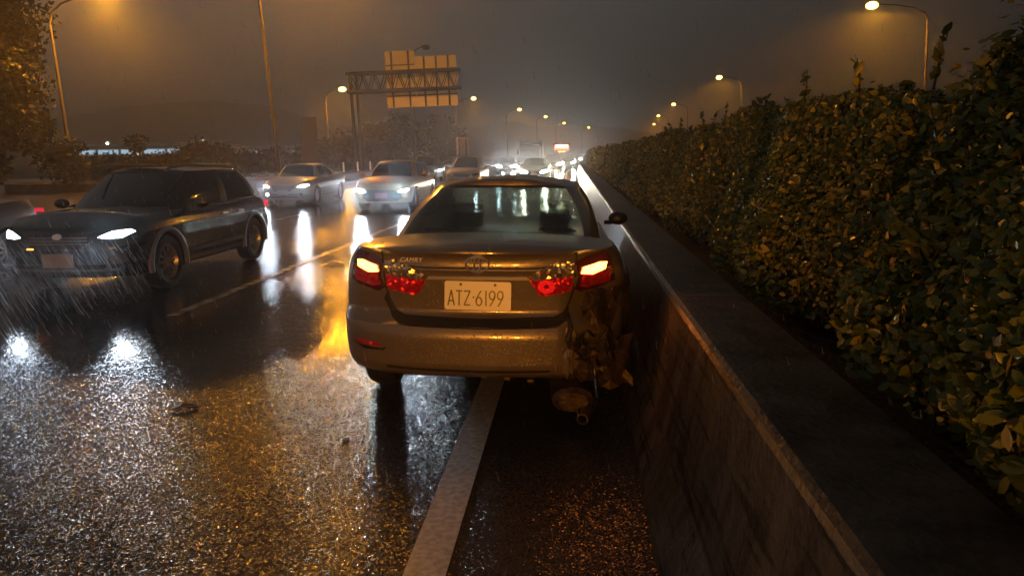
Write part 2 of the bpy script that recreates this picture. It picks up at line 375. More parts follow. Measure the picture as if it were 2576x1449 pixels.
# hills beyond
def hills():
    prof = [(-700, 10), (-560, 52), (-470, 66), (-400, 71), (-345, 69), (-300, 62), (-262, 48), (-225, 40), (-190, 45), (-150, 43), (-100, 37), (-60, 41), (-30, 38), (20, 36), (90, 24), (200, 14), (380, 10)]
    xs = np.linspace(-700, 380, 160); pz = np.interp(xs, [p[0] for p in prof], [p[1] for p in prof])
    pz = pz*.66; pz += np.convolve(rng.normal(0, 1.6, 160), [.25, .5, .25], 'same')
    vs = []; fs = []; ny = 14
    for j in range(ny):
        f = j/(ny-1); s_ = math.sin(f*PI)
        for i, x in enumerate(xs): vs.append((x*(1+.25*(f-.5)), 560+f*400, -2+pz[i]*s_*1.32+rng.normal(0, .7)*s_))
    for j in range(ny-1):
        for i in range(159): k = j*160+i; fs.append((k, k+1, k+161, k+160))
    S(obj('hills', vs, fs, 'ground'))
hills()
# median barrier on the right
BAR = [(.33, -.02), (.335, .08), (.44, .30), (.543, .815), (.553, .836), (.575, .848), (.6, .85), (.925, .85), (.965, .81), (.97, -.02)]
b = extrude('concrete_barrier', BAR, 'concrete')
tag(b, 'wet concrete median barrier with drip stains, running below the hedge beside the crashed sedan', 'barrier')
# low parapet on the far left road edge
pw = [(-14.75, -.02), (-14.75, .62), (-14.70, .68), (-14.50, .68), (-14.42, .60), (-14.38, .28), (-14.22, .10), (-14.22, -.02)]
b = extrude('concrete_parapet', list(reversed(pw)), 'concrete', [y for y in YS if y >= 33])
tag(b, 'low pale concrete parapet along the far road edge behind the white sedan', 'wall')

# ------------------------------------------------------------------ leaves
def leaves(name, P, size, m, parent, facing=None, spread=1., asp=.5):
    """P (n,3) centres; leaf = folded 2-quad blade"""
    n = len(P); d = rng.normal(0, 1, (n, 3)); d /= np.linalg.norm(d, axis=1)[:, None]
    if facing is not None:
        nrm = facing + rng.normal(0, spread, (n, 3)); nrm /= np.linalg.norm(nrm, axis=1)[:, None]
        d = d - nrm*np.sum(d*nrm, 1)[:, None]; d /= np.linalg.norm(d, axis=1)[:, None]
        d[:, 2] = np.abs(d[:, 2])*.7+.3*d[:, 2]; d /= np.linalg.norm(d, axis=1)[:, None]
    else:
        nrm = rng.normal(0, 1, (n, 3))
    s_ = np.cross(nrm, d); s_ /= np.linalg.norm(s_, axis=1)[:, None]; nn = np.cross(d, s_)
    sz = (size*rng.uniform(.45, 1.4, n))[:, None]; wd = sz*asp*.5
    a = P-d*sz*.5; t = P+d*sz*.5 - nn*sz*.08; m1 = P - d*sz*.05 - nn*wd*.3
    l1 = P-d*sz*.15+s_*wd; r1 = P-d*sz*.15-s_*wd; l2 = P+d*sz*.22+s_*wd*.8; r2 = P+d*sz*.22-s_*wd*.8
    V = np.stack([a, l1, l2, t, m1, r2, r1], 1).reshape(-1, 3)
    b0 = np.arange(n)[:, None]*7
    Fq = np.concatenate([b0+np.array([[0, 4, 2, 1]]), b0+np.array([[4, 3, 3, 2]])[:, :4]], 0)
    # two halves each split in a quad and a tri -> use quads: (a,m,l2,l1),(a,r1,r2,m),(m,t,..)
    Fa = b0+np.array([[0, 4, 2, 1]]); Fb = b0+np.array([[0, 6, 5, 4]]); Fc = b0+np.array([[4, 5, 3, 2]])
    return fastobj(name, V, np.concatenate([Fa, Fb, Fc], 0), m, parent)

def lump(y, z, k=0):
    return .5*math.sin(1.9*y+1.3*z+k)+.35*math.sin(4.3*y-2.1*z+2*k)+.25*math.sin(3.1*z+.7*y+k*1.7)
def hedge_face(y, z):
    return 1.10+.40*max(0, z-.95)+.30*max(0, 1.05-z)+.17*lump(y, z)
def hedge_top(y):
    return 1.89+.06*math.sin(1.1*y)+.05*math.sin(2.9*y+1)+(.05 if 3.5 < y < 5.5 else 0)
def make_hedge(y0, y1, n, size, label, top=None, xoff=0):
    r = empty('hedge', (2.0, (y0+y1)/2, .62), 0, label, 'hedge', 'hedge bushes on top of the median')
    L = y1-y0; ys = rng.uniform(y0, y1, n); tp = rng.random(n) < .25
    P = np.zeros((n, 3)); Fc = np.zeros((n, 3))
    for i in range(n):
        y = ys[i]; e = 1-max(0, 1-(min(y-y0, y1-y)/.35))**2*.35 if L < 60 else 1
        H1 = (top(y) if top else hedge_top(y)); H1 = .7+(H1-.7)*e
        dep = abs(rng.normal(0, .07))
        if tp[i]:
            x = rng.uniform(1.5, 2.9); z = H1-dep+.05*lump(y, x*3)+(rng.random() < .05)*rng.uniform(.01, .05); P[i] = (x+curve_off(y), y, z); Fc[i] = (-.3, -.2, 1)
        else:
            z = .74+(H1-.74)*rng.random()**.85
            x = hedge_face(y, z)+(1-e)*.5+dep-.02+xoff
            if z < 1.0 and rng.random() < .55: x += rng.uniform(.1, .4)
            P[i] = (x+curve_off(y), y, z); Fc[i] = (-1, -.45, .45)
    P -= np.array([2.0, (y0+y1)/2, .62])
    leaves('foliage', P, size, 'leaf', r, Fc, .75)
    # woody inside
    vs = []; fs = []; ky = max(8, int(L/.4)); kz = 8
    for j in range(ky+1):
        y = y0+.1+(L-.2)*j/ky; H1 = (top(y) if top else hedge_top(y))-.16
        e = 1-max(0, 1-(min(y-y0, y1-y)/.35))**2*.35
        H1 = .6+(H1-.6)*e
        row = [(hedge_face(y, .66+(H1-.66)*k/kz)+.14+xoff+(1-e)*.5, .66+(H1-.66)*k/kz) for k in range(kz+1)]+[(2.9, H1), (2.95, .66)]
        vs += [(x+curve_off(y)-2.0, y-(y0+y1)/2, z-.62) for x, z in row]
    m_ = kz+3
    for j in range(ky):
        for k in range(m_-1): fs.append((j*m_+k, (j+1)*m_+k, (j+1)*m_+k+1, j*m_+k+1))
    fs.append(tuple(range(m_))); fs.append(tuple(reversed(range(ky*m_, (ky+1)*m_))))
    obj('branches', vs, fs, 'soil', r)
    return r
make_hedge(.9, 3.4, 23000, .051, 'nearest hedge bush at the right edge with the biggest yellow leaves', lambda y: 2.03+.05*math.sin(3*y)+(.12 if y < 2.9 else 0))
make_hedge(3.35, 7.6, 42000, .043, 'tall rounded hedge bush right of the crashed sedan, second from the camera')
make_hedge(7.55, 13.8, 34000, .046, 'long dark hedge bush with a ragged top just beyond the sedan roof line')
make_hedge(13.9, 26, 18000, .072, 'lower hedge bush narrowing towards the far headlights, before the dark gap', lambda y: 1.88+.06*math.sin(y))
make_hedge(26.4, 110, 15000, .20, 'farthest stretch of hedge running to the bright headlights on the horizon', lambda y: 1.86+.10*math.sin(.8*y)+.06*math.sin(2.3*y))

def shoots(hedge, spots):
    for x, y, z0, z1, lean in spots:
        t = MB(); P = []; Fc = []
        lo = Vector((x-2.0, y-hedge.location.y, z0-.62)); hi = lo+Vector((lean, lean*.4, z1-z0))
        t.tube([lo, lo.lerp(hi, .5)+Vector((.01, .01, 0)), hi], [.006, .005, .002], 5)
        for k in range(10):
            P.append(tuple(lo.lerp(hi, .25+.75*k/9)+Vector((rng.normal(0, .010), rng.normal(0, .010), 0)))); Fc.append((-.6, -.5, .5))
        o = t.build('twig', 'bark', hedge); leaves('shoot_leaf', np.array(P), .07, 'leaf', o, np.array(Fc), 1.1)
hd_ = [o for o in C.objects if o.name.startswith('hedge')]
shoots(hd_[0], [(1.62, 2.45, 1.9, 2.33, .02), (1.60, 2.75, 1.85, 2.22, -.04), (1.75, 3.1, 1.9, 2.2, .05), (1.15, 1.75, 1.0, 1.22, -.10), (1.12, 2.1, .95, 1.1, -.12)])
shoots(hd_[1], [(1.7, 3.75, 1.9, 2.17, .03), (1.6, 4.4, 1.9, 2.12, -.03), (1.65, 5.6, 1.95, 2.18, .02), (1.7, 6.9, 1.9, 2.1, 0), (1.08, 4.1, 1.0, 1.15, -.1)])
shoots(hd_[2], [(1.6, 8.2, 1.9, 2.14, .04), (1.65, 9.7, 1.9, 2.10, -.04), (1.6, 11.5, 1.9, 2.12, .02), (1.6, 12.8, 1.85, 2.08, .03)])

for hk, y0_, y1_, nn in ((hd_[0], 1.2, 3.3, 16), (hd_[1], 3.5, 7.4, 22), (hd_[2], 7.8, 13.5, 20)):
    sp_ = []
    for q in range(nn):
        y_ = rng.uniform(y0_, y1_)
        if q % 3 == 0: z_ = hedge_top(y_)-.06; sp_.append((rng.uniform(1.5, 1.9), y_, z_, z_+rng.uniform(.08, .2), rng.normal(0, .04)))
        else: z_ = rng.uniform(.85, 1.85); sp_.append((hedge_face(y_, z_)+.03, y_, z_, z_+rng.uniform(.08, .18), -rng.uniform(.03, .13)))
    shoots(hk, sp_)

def make_tree(loc, h, r, n, size, label, name='tree', group=None, trunk_r=.16, squash=.8, cat='tree', seed=0):
    root = empty(name, loc, 0, label, cat, group)
    rg = np.random.default_rng(seed+11)
    k = 26; cc = rg.normal(0, 1, (k, 3)); cc /= np.linalg.norm(cc, axis=1)[:, None]
    cc *= (r*rg.uniform(.35, .85, k))[:, None]; cc[:, 2] *= squash; cc[:, 2] += h-r*squash
    rad = r*rg.uniform(.22, .42, k)
    idx = rg.integers(0, k, n); d = rg.normal(0, 1, (n, 3)); d /= np.linalg.norm(d, axis=1)[:, None]
    P = cc[idx]+d*(rad[idx]*rg.uniform(.55, 1.08, n))[:, None]
    leaves('crown', P, size, 'treeleaf', root, d, .9, .6)
    t = MB(); t.tube([(0, 0, -.1), (.05*h*.3, 0, h*.3), (0, .1, h*.62), (0, 0, h*.85)], [trunk_r, trunk_r*.8, trunk_r*.5, trunk_r*.15], 8)
    for q in range(7):
        c0 = cc[q]; t.tube([(0, 0, h*(.25+.05*q)), tuple(c0*np.array([.5, .5, 1])-np.array([0, 0, .2*r])), tuple(c0)], [trunk_r*.45, trunk_r*.3, .02], 6)
    t.build('trunk', 'bark', root, True)
    return root
make_tree((-31.8, 36, 0), 8.2, 4.9, 26000, .28, 'big leafy tree lit orange at the left edge behind the leaning lamp pole', trunk_r=.3, seed=1)
make_tree((-41, 48, 0), 15., 5.6, 15000, .36, 'taller dark tree in the upper left corner behind the orange lit tree', trunk_r=.34, seed=2)
make_tree((-26.5, 37.2, 0), 3.0, 1.7, 2500, .2, 'low dark shrub under the big tree at the planter', 'shrub', trunk_r=.08, cat='shrub', seed=3)
make_tree((-46, 76, 0), 4.4, 1.3, 700, .3, 'small thin tree with sparse crown standing before the lit factory', trunk_r=.08, seed=4)
LB = ['round dark bush left of the factory lights', 'bush below the first factory glow strip', 'wide bush under the long factory roof', 'low bush beneath the greenish yard lamp',
      'ragged bush behind the windscreen of the black crossover', 'taller bush between the two lit factory buildings', 'bush above the rear of the black crossover', 'dark bush left of the tall middle lamp pole',
      'bush right of the tall middle lamp pole', 'bush beside the tall brown board', 'dark tree behind the white sedan roof', 'dark tree left of the sign gantry post',
      'tree right behind the sign gantry post', 'tree below the gantry sign panels', 'pale green tree far behind the gantry', 'tree line end beside the small two post sign']
px_ = [(245, 60, 1.7, 3), (300, 62, 1.6, 2.8), (365, 64, 1.6, 3), (420, 60, 1.7, 2.6), (475, 66, 1.8, 3), (530, 64, 2.5, 3.0), (600, 68, 1.8, 3.0), (660, 66, 1.9, 2.8),
       (745, 70, 2.4, 2.6), (800, 72, 2.6, 2.6), (845, 75, 3.0, 2.8), (885, 80, 4.0, 3.0), (950, 92, 5.6, 3.4), (1020, 104, 7.2, 4), (985, 122, 6.6, 3.2), (1110, 132, 8.2, 5)]
bushes = [None]*len(px_)
protoB = None
for i, (px, y, h, r) in enumerate(px_):
    x = (px-VX)/F*y*1.02
    if i % 4 == 0:
        protoB = make_tree((x, y, 0), h, r, 5200, .34 if y > 90 else .28, LB[i], 'bush' if h < 4 else 'tree', 'bushes and trees beyond the parapet', .12, .28 if h < 2 else .42 if h < 4 else .8, 'bush' if h < 4 else 'tree', i+20); pb = (h, r)
    else:
        c = protoB.copy(); C.objects.link(c); c.name = 'bush' if h < 4 else 'tree'; c.location = (x, y, 0); c.rotation_euler = (0, 0, i*1.3)
        c.scale = (r/pb[1], r/pb[1], h/pb[0]); c['label'] = LB[i]; c['category'] = 'bush' if h < 4 else 'tree'
        for ch in list(protoB.children):
            d = ch.copy(); C.objects.link(d); d.parent = c

# ------------------------------------------------------------------ cars
def sm(xs, pts):
    X = [p[0] for p in pts]; Y = [p[1] for p in pts]; return np.interp(xs, X, Y)
class Car:
    def __init__(s, name, label, cat, P, loc, rz, group=None):
        s.P = P; s.root = empty(name, loc, rz, label, cat, group); s.L = P['L']; s.W = P['W']; s.res = P.get('res', 1.)
        s.c = P['L']/2
        s.body()
        s.house()
    def zdeck(s, x, y):
        P = s.P; zt = float(sm(y, P['zt'])); cr_ = float(sm(y, P['crown'])); return zt+cr_*(1-min(1, abs(x)/(s.W*.93))**2)
    def body(s):
        P = s.P; L, W = s.L, s.W; r = s.res
        n1 = int(30*r); n2 = int(64*r); nz = int(34*r)
        pl = []   # (kind, x-unit, y-frac)
        th = np.linspace(PI/2, 0, n1)           # rear: from centre to right corner
        half = []
        for t in th: half.append(('r', max(0, math.cos(t))**(2/P['nr']), 1-max(0, math.sin(t))**(2/P['nr'])))
        for k in range(1, n2): half.append(('s', 1., k/n2))
        for t in reversed(th): half.append(('f', max(0, math.cos(t))**(2/P['nf']), 1-max(0, math.sin(t))**(2/P['nf'])))
        nh = len(half)
        ts = np.linspace(0, 1, nz+1)
        rows = []
        for t in ts:
            wf = float(sm(t, P['wf'])); zr = P['zb'][0][1]+t*(P['zt'][0][1]-P['zb'][0][1]); zf = P['zb'][-1][1]+t*(P['zt'][-1][1]-P['zb'][-1][1])
            yr = float(sm(zr, P['yr'])); yf = L-float(sm(zf, P['yf'])); Rr, Rf = P['Rr'], P['Rf']
            row = []
            for kd, a, b_ in half:
                if kd == 'r': y = yr+Rr*b_
                elif kd == 'f': y = yf-Rf*b_
                else: y = (yr+Rr)+(yf-Rf-yr-Rr)*b_
                tap = 1-P['taper']*abs((y-s.c)/s.c)**3.2
                z0 = float(sm(y, P['zb'])); z1 = float(sm(y, P['zt']))
                x = W*wf*a*tap
                row.append((x, y, z0+t*(z1-z0)))
            rows.append(row)
        bm = bmesh.new(); G = []
        for row in rows:
            R_ = [bm.verts.new((x, y-s.c, z)) for x, y, z in row]
            Lf = [R_[0]]+[bm.verts.new((-x, y-s.c, z)) for x, y, z in row[1:-1]]+[R_[-1]]
            G.append((R_, Lf))
        for i in range(nz):
            for k in range(nh-1):
                a, b_ = G[i][0], G[i+1][0]; bm.faces.new((a[k], a[k+1], b_[k+1], b_[k]))
                a, b_ = G[i][1], G[i+1][1]; bm.faces.new((a[k+1], a[k], b_[k], b_[k+1]))
        # deck (bonnet, boot) across the top
        mx = int(10*r); top = rows[-1]; prev = None
        for k in range(nh):
            x, y, z = top[k]; Rv, Lv = G[nz][0][k], G[nz][1][k]
            if k in (0, nh-1): cur = [Rv]*(2*mx+1)
            else:
                cur = []
                for j in range(2*mx+1):
                    f = 1-j/mx
                    if j == 0: cur.append(Rv)
                    elif j == 2*mx: cur.append(Lv)
                    else: cur.append(bm.verts.new((x*f, y-s.c, z+float(sm(y, P['crown']))*(1-abs(f)**2.6)*min(1, x/(W*.93))**.5)))
            if prev:
                for j in range(2*mx):
                    q = [prev[j], prev[j+1], cur[j+1], cur[j]]; qq = []
                    for t in q:
                        if t not in qq: qq.append(t)
                    if len(qq) >= 3:
                        try: bm.faces.new(qq)
                        except ValueError: pass
            prev = cur
        # crumple
        if P.get('dent'):
            for q in bm.verts: P['dent'](q, s)
        # wheel arches
        ra = P['ra']
        for wy in P['wheels']:
            wy -= s.c; zc = P['rw']
            dl = [f for f in bm.faces if abs(f.calc_center_median().x) > W*.72 and abs(f.normal.z) < .8 and f.calc_center_median().z < zc+ra and math.hypot(f.calc_center_median().y-wy, f.calc_center_median().z-zc) < ra]
            bmesh.ops.delete(bm, geom=dl, context='FACES')
            for q in bm.verts:
                if q.is_boundary and abs(q.co.x) > W*.7:
                    d = math.hypot(q.co.y-wy, q.co.z-zc)
                    if d < ra*1.3 and q.co.z > zc-ra*.6 and d > 1e-4:
                        q.co.y = wy+(q.co.y-wy)*ra/d; q.co.z = zc+(q.co.z-zc)*ra/d
        bmesh.ops.recalc_face_normals(bm, faces=bm.faces)
        me = bpy.data.meshes.new('body'); bm.to_mesh(me)
        s.bvh = BVHTree.FromBMesh(bm); bm.free()
        me.polygons.foreach_set('use_smooth', [True]*len(me.polygons))
        try: me.set_sharp_from_angle(angle=math.radians(40))
        except Exception: pass
        o = bpy.data.objects.new('body', me); C.objects.link(o); o.parent = s.root; me.materials.append(M[P['paint']])
        # floor pan
        m_ = MB(); m_.box(-W*.80, W*.80, -s.c+.80, s.c-.35, P['zpan'], P['zpan']+.05); m_.box(-W*.5, W*.5, -s.c+.25, s.c-.3, max(P['zpan']+.05, .34), .5)
        m_.build('floor_pan', 'under', s.root)
        # wheels
        for i, wy in enumerate(P['wheels']):
            for sx in (-1, 1):
                s.wheel(sx*(W-.015-P['tw']/2), wy-s.c, P['rw'], sx)
                a = MB(); n = 22; vs = []; fs = []
                for k in range(n+1):
                    t = -.25+(PI+.5)*k/n
                    for xr, rr in ((W*.985-.03, ra+.012), (W-.32, ra+.012), (W-.32, .02)):
                        vs.append((sx*xr, wy-s.c+rr*math.cos(t), P['rw']+rr*math.sin(t)))
                    if k:
                        for j in range(2): fs.append((3*k-3+j, 3*k-2+j, 3*k+1+j, 3*k+j))
                obj('wheel_arch', vs, fs, 'plastic', s.root)
                if P.get('clad'):
                    vs = []; fs = []
                    for k in range(n+1):
                        t = -.18+(PI+.36)*k/n
                        for rr, dx in ((ra-.005, -.03), (ra-.005, .012), (ra+.05, .014), (ra+.065, -.03)):
                            y_, z_ = wy-s.c+rr*math.cos(t), P['rw']+rr*math.sin(t)
                            hit = s.bvh.ray_cast(Vector((sx*3, y_+.0, max(z_, .26))), Vector((-sx, 0, 0)))
                            bx = W*.985
                            vs.append((sx*(bx+dx), y_, z_))
                        if k:
                            for j in range(3): fs.append((4*k-4+j, 4*k-3+j, 4*k+1+j, 4*k+j))
                    obj('arch_trim', vs, fs, P['clad'], s.root)
    def wheel(s, x, y, r, sx):
        tw = s.P['tw']/2; e = bpy.data.objects.new('wheel', None); C.objects.link(e); e.parent = s.root; e.location = (x, y, r); e.empty_display_size = .1
        t = MB(); ri = r*.66
        t.lathe([(-tw*.85, ri), (-tw, ri+.03), (-tw, r-.045), (-tw*.86, r-.012), (-tw*.6, r), (tw*.6, r), (tw*.86, r-.012), (tw, r-.045), (tw, ri+.03), (tw*.85, ri)], 40, 'x', close=True)
        t.build('tyre', 'rubber', e, True)
        m_ = MB(); o = sx*tw*.75
        m_.lathe([(o, ri+.004), (o+sx*.008, ri-.012), (o-sx*.05, ri-.03), (o-sx*.10, ri-.035)], 40, 'x')
        m_.lathe([(o-sx*.02, .001), (o-sx*.015, .055), (o-sx*.045, .07)], 20, 'x')
        for k in range(s.P.get('spokes', 10)):
            a = 2*PI*k/s.P.get('spokes', 10); ca, sa = math.cos(a), math.sin(a); vs = []
            for rr, hw, xo in ((.05, .018, -.025), (ri*.6, .015, -.02), (ri-.012, .024, -.03)):
                for q in (-1, 1): 
                    for dx in (0, -.03): vs.append((o+sx*(xo+dx), rr*ca-q*hw*sa, rr*sa+q*hw*ca))
            fs = []
            for i in range(2):
                b0 = 4*i
                fs += [(b0, b0+4, b0+6, b0+2), (b0+1, b0+3, b0+7, b0+5), (b0, b0+1, b0+5, b0+4), (b0+2, b0+6, b0+7, b0+3)]
            m_.add(vs, fs)
        m_.build('rim', 'rim', e, False)
        d = MB(); d.lathe([(o-sx*.075, .001), (o-sx*.075, ri*.80)], 24, 'x'); d.build('brake_disc', 'darksteel', e)
        return e
    def house(s):
        P = s.P; G = P['house']; W = s.W
        nsub = int(6*s.res) or 3; NR = int(14*s.res)
        B = []; T = []; tags = []
        for i in range(len(G)-1):
            b0, t0, tg = G[i][0], G[i][1], G[i][2]; b1, t1 = G[i+1][0], G[i+1][1]
            m_ = nsub if tg in ('rear', 'side', 'front') else max(2, nsub//2)
            for k in range(m_):
                f = k/m_
                B.append([b0[q]+(b1[q]-b0[q])*f for q in range(2)]); T.append([t0[q]+(t1[q]-t0[q])*f for q in range(3)]); tags.append(tg)
        B.append(list(G[-1][0])); T.append(list(G[-1][1]))
        B = np.array(B, float); T = np.array(T, float)
        def smooth(A, it=3):
            A = A.copy()
            for _ in range(it):
                Bq = A.copy(); Bq[1:-1] = .25*A[:-2]+.5*A[1:-1]+.25*A[2:]; A = Bq
            return A
        B = smooth(B, int(3*s.res)); T = smooth(T, int(3*s.res))
        n = len(B); rows = []
        for k in range(NR+1):
            f = k/NR; row = []
            for i in range(n):
                bx, by = B[i]; bz = s.zdeck(bx, by)-.02
                tx, ty, tz = T[i]
                bul = .045*math.sin(PI*f)
                ny = (by-s.c)/(s.c)*.6; nx = bx/(W)
                x = bx+(tx-bx)*f+bul*nx; y = by+(ty-by)*f+bul*ny*1.4; z = bz+(tz-bz)*f
                row.append((x, y-s.c, z))
            rows.append(row)
        buckets = {}
        V = []; idx = {}
        def vid(side, k, i):
            key = (side if 0 < i < n-1 else 1, k, i)
            if key not in idx:
                x, y, z = rows[k][i]; idx[key] = len(V); V.append((x*side if 0 < i < n-1 else 0., y, z))
            return idx[key]
        wins = []  # contiguous windows
        for side in (1, -1):
            cur = None
            for i in range(n-1):
                tg = tags[i]
                if tg != (cur[0] if cur else None):
                    cur = (tg, [])
                    wins.append((tg, side, cur[1]))
                for k in range(NR):
                    q = (vid(side, k, i), vid(side, k, i+1), vid(side, k+1, i+1), vid(side, k+1, i))
                    if side < 0: q = tuple(reversed(q))
                    f = (k+.5)/NR
                    if tg in ('rear', 'side', 'front') and (.06 < f < .93): cur[1].append(q)
                    elif tg == 'pl': cur[1].append(q)
                    elif tg in ('rear', 'side', 'front', 'bp'): buckets.setdefault('trim', []).append(q)
                    else: buckets.setdefault('frame', []).append(q)
        def sub(faces):
            used = sorted({i for f in faces for i in f}); mp = {a: b_ for b_, a in enumerate(used)}
            return [V[i] for i in used], [tuple(mp[i] for i in f) for f in faces]
        # join left and right halves of the rear and front glass
        for tg, nm in (('rear', 'rear_window'), ('front', 'windscreen')):
            fs = [f for t, sd, l_ in wins if t == tg for f in l_]
            if fs:
                a, b_ = sub(fs); obj(nm, a, b_, P['glass'][tg], s.root)
        for t, sd, l_ in wins:
            if t == 'side': a, b_ = sub(l_); obj('side_window', a, b_, P['glass']['side'], s.root)
        for t, sd, l_ in wins:
            if t == 'pl' and l_: a, b_ = sub(l_); obj('pillar', a, b_, P['paint'], s.root)
        # roof
        mx = 8; prev = None; k0 = len(V)
        RV = []; RF = []
        for i in range(n):
            x, y, z = rows[NR][i]; cur = []
            for j in range(2*mx+1):
                f = 1-j/mx; zz = z+P['roofc']*(1-abs(f)**2.4)*min(1, x/(.4))**.7
                cur.append(len(RV)); RV.append((x*f, y, zz))
            if prev:
                for j in range(2*mx): RF.append((prev[j], prev[j+1], cur[j+1], cur[j]))
            prev = cur
        o = obj('roof', RV, RF, P['paint'], s.root)
        bm = bmesh.new(); bm.from_mesh(o.data); bmesh.ops.remove_doubles(bm, verts=bm.verts, dist=.001); bmesh.ops.recalc_face_normals(bm, faces=bm.faces); bm.to_mesh(o.data); bm.free()
        a, b_ = sub(buckets['trim']); obj('window_surround', a, b_, 'plastic', s.root)
    # ---- panels laid on the body
    def panel(s, name, pts, view, m, off=.006, step=.05, parent=None, inset=.015, label=None):
        """pts: 2-D outline; view 'r' rear (x,z) 'f' front (x,z) 'R'/'L' side (y,z) 't' top (x,y)"""
        O = []
        for i in range(len(pts)):
            a, b_ = pts[i], pts[(i+1) % len(pts)]; d = math.hypot(b_[0]-a[0], b_[1]-a[1]); k = max(1, int(d/step))
            for j in range(k): O.append((a[0]+(b_[0]-a[0])*j/k, a[1]+(b_[1]-a[1])*j/k))
        xs = [p[0] for p in O]; ys = [p[1] for p in O]; nb = len(O); I = []
        def inside(p):
            c = False
            for i in range(nb):
                a, b_ = O[i], O[i-1]
                if (a[1] > p[1]) != (b_[1] > p[1]) and p[0] < (b_[0]-a[0])*(p[1]-a[1])/(b_[1]-a[1])+a[0]: c = not c
            return c
        for gx in np.arange(min(xs)+step*.5, max(xs), step):
            for gy in np.arange(min(ys)+step*.5, max(ys), step):
                if inside((gx, gy)) and min((gx-o[0])**2+(gy-o[1])**2 for o in O) > (step*.35)**2: I.append((gx, gy))
        r = delaunay_2d_cdt([Vector(p) for p in O+I], [(i, (i+1) % nb) for i in range(nb)], [], 1, 1e-5)
        dirs = {'r': Vector((0, 1, 0)), 'f': Vector((0, -1, 0)), 'R': Vector((-1, 0, 0)), 'L': Vector((1, 0, 0)), 't': Vector((0, 0, -1))}
        d = dirs[view]; vs = []; last = None
        for p in r[0]:
            if view in 'rf': o = Vector((p[0], 0, p[1])) - d*6
            elif view in 'RL': o = Vector((0, p[0]-s.c, p[1])) - d*4
            else: o = Vector((p[0], p[1]-s.c, 0)) - d*4
            hit = s.bvh.ray_cast(o, d)
            if hit[0] is None:
                near = s.bvh.find_nearest(o+d*(6-s.c if view in 'rf' else 4-s.W if view in 'RL' else 3))
                q = near[0].copy(); nn = near[1]
                base = Vector((p[0], q.y, p[1])) if view in 'rf' else Vector((q.x, p[0]-s.c, p[1])) if view in 'RL' else Vector((p[0], p[1]-s.c, q.z))
                last = base
            else: last = hit[0]
            vs.append(last-d*off)
        nv = len(vs); fs = [tuple(f) for f in r[2]]
        # orientation: facing -d
        if fs:
            a, b_, c = [vs[i] for i in fs[0][:3]]
            if (b_-a).cross(c-a).dot(d) > 0: fs = [tuple(reversed(f)) for f in fs]
        from collections import Counter
        ec = Counter()
        for f in fs:
            for i in range(len(f)): ec[tuple(sorted((f[i], f[(i+1) % len(f)])))] += 1
        mp = {}; V2 = list(vs)
        for f in list(fs):
            for i in range(len(f)):
                a, b_ = f[i], f[(i+1) % len(f)]
                if ec[tuple(sorted((a, b_)))] == 1:
                    for q in (a, b_):
                        if q not in mp: mp[q] = len(V2); V2.append(vs[q]+d*(off+inset))
                    fs.append((b_, a, mp[a], mp[b_]))
        o = obj(name, V2, fs, m, parent or s.root, False)
        if label: o['label'] = label
        return o
    def seam(s, pts, view, wdt=.008, m='under', name='gap_or_shade_line', off=.0015):
        """a dark line for a gap or a crease shadow, as a thin ribbon"""
        L_ = []; R_ = []
        for i, p in enumerate(pts):
            a = Vector(pts[max(0, i-1)]); b_ = Vector(pts[min(len(pts)-1, i+1)]); t = (b_-a).normalized(); nn = Vector((-t.y, t.x))*wdt/2
            L_.append((p[0]+nn.x, p[1]+nn.y)); R_.append((p[0]-nn.x, p[1]-nn.y))
        return s.panel(name, L_+list(reversed(R_)), view, m, off, .06, None, .003)

def mir(pts): return [(-x, z) for x, z in reversed(pts)]

def beam(car, x, y, z, energy, color, parent=None, ang=75, tilt=.03, yaw=0., rad=.07):
    l = bpy.data.lights.new('headlight_beam', 'SPOT'); l.energy = energy; l.color = color; l.spot_size = math.radians(ang); l.spot_blend = .7; l.shadow_soft_size = rad
    o = bpy.data.objects.new('headlight_beam', l); C.objects.link(o); o.parent = car.root; o.location = (x, y, z)
    o.rotation_euler = (PI/2-tilt, 0, yaw)
    return o

def house_sedan(yr0=.72, h=1.40, wr=.56, wb=.76, y_roof0=1.72, y_roof1=3.02, ycowl=3.74, three=False):
    """half outline from rear centre to front centre: (base xy),(top xyz),tag"""
    return [((0, yr0), (0, y_roof0, h), 'rear'), ((.40, yr0+.02), (.32, y_roof0+.01, h), 'rear'), ((.62, yr0+.09), (wr-.09, y_roof0+.05, h-.005), 'pl'),
            ((wb-.03, yr0+.38), (wr-.02, y_roof0+.14, h-.012), 'pl'), ((wb-.005, yr0+.70), (wr, y_roof0+.30, h-.012), 'side'), ((wb+.01, (yr0+ycowl)/2-.05), (wr+.02, (y_roof0+y_roof1)/2, h), 'bp'),
            ((wb+.01, (yr0+ycowl)/2+.05), (wr+.02, (y_roof0+y_roof1)/2+.08, h), 'side'), ((wb, ycowl-.55), (wr+.0, y_roof1-.12, h-.01), 'pl'), ((wb-.05, ycowl-.36), (wr-.04, y_roof1-.04, h-.012), 'pl'),
            ((wb-.10, ycowl-.26), (wr-.09, y_roof1, h-.012), 'front'), ((.40, ycowl-.05), (.32, y_roof1+.05, h-.006), 'front'), ((0, ycowl), (0, y_roof1+.07, h), 'front')]

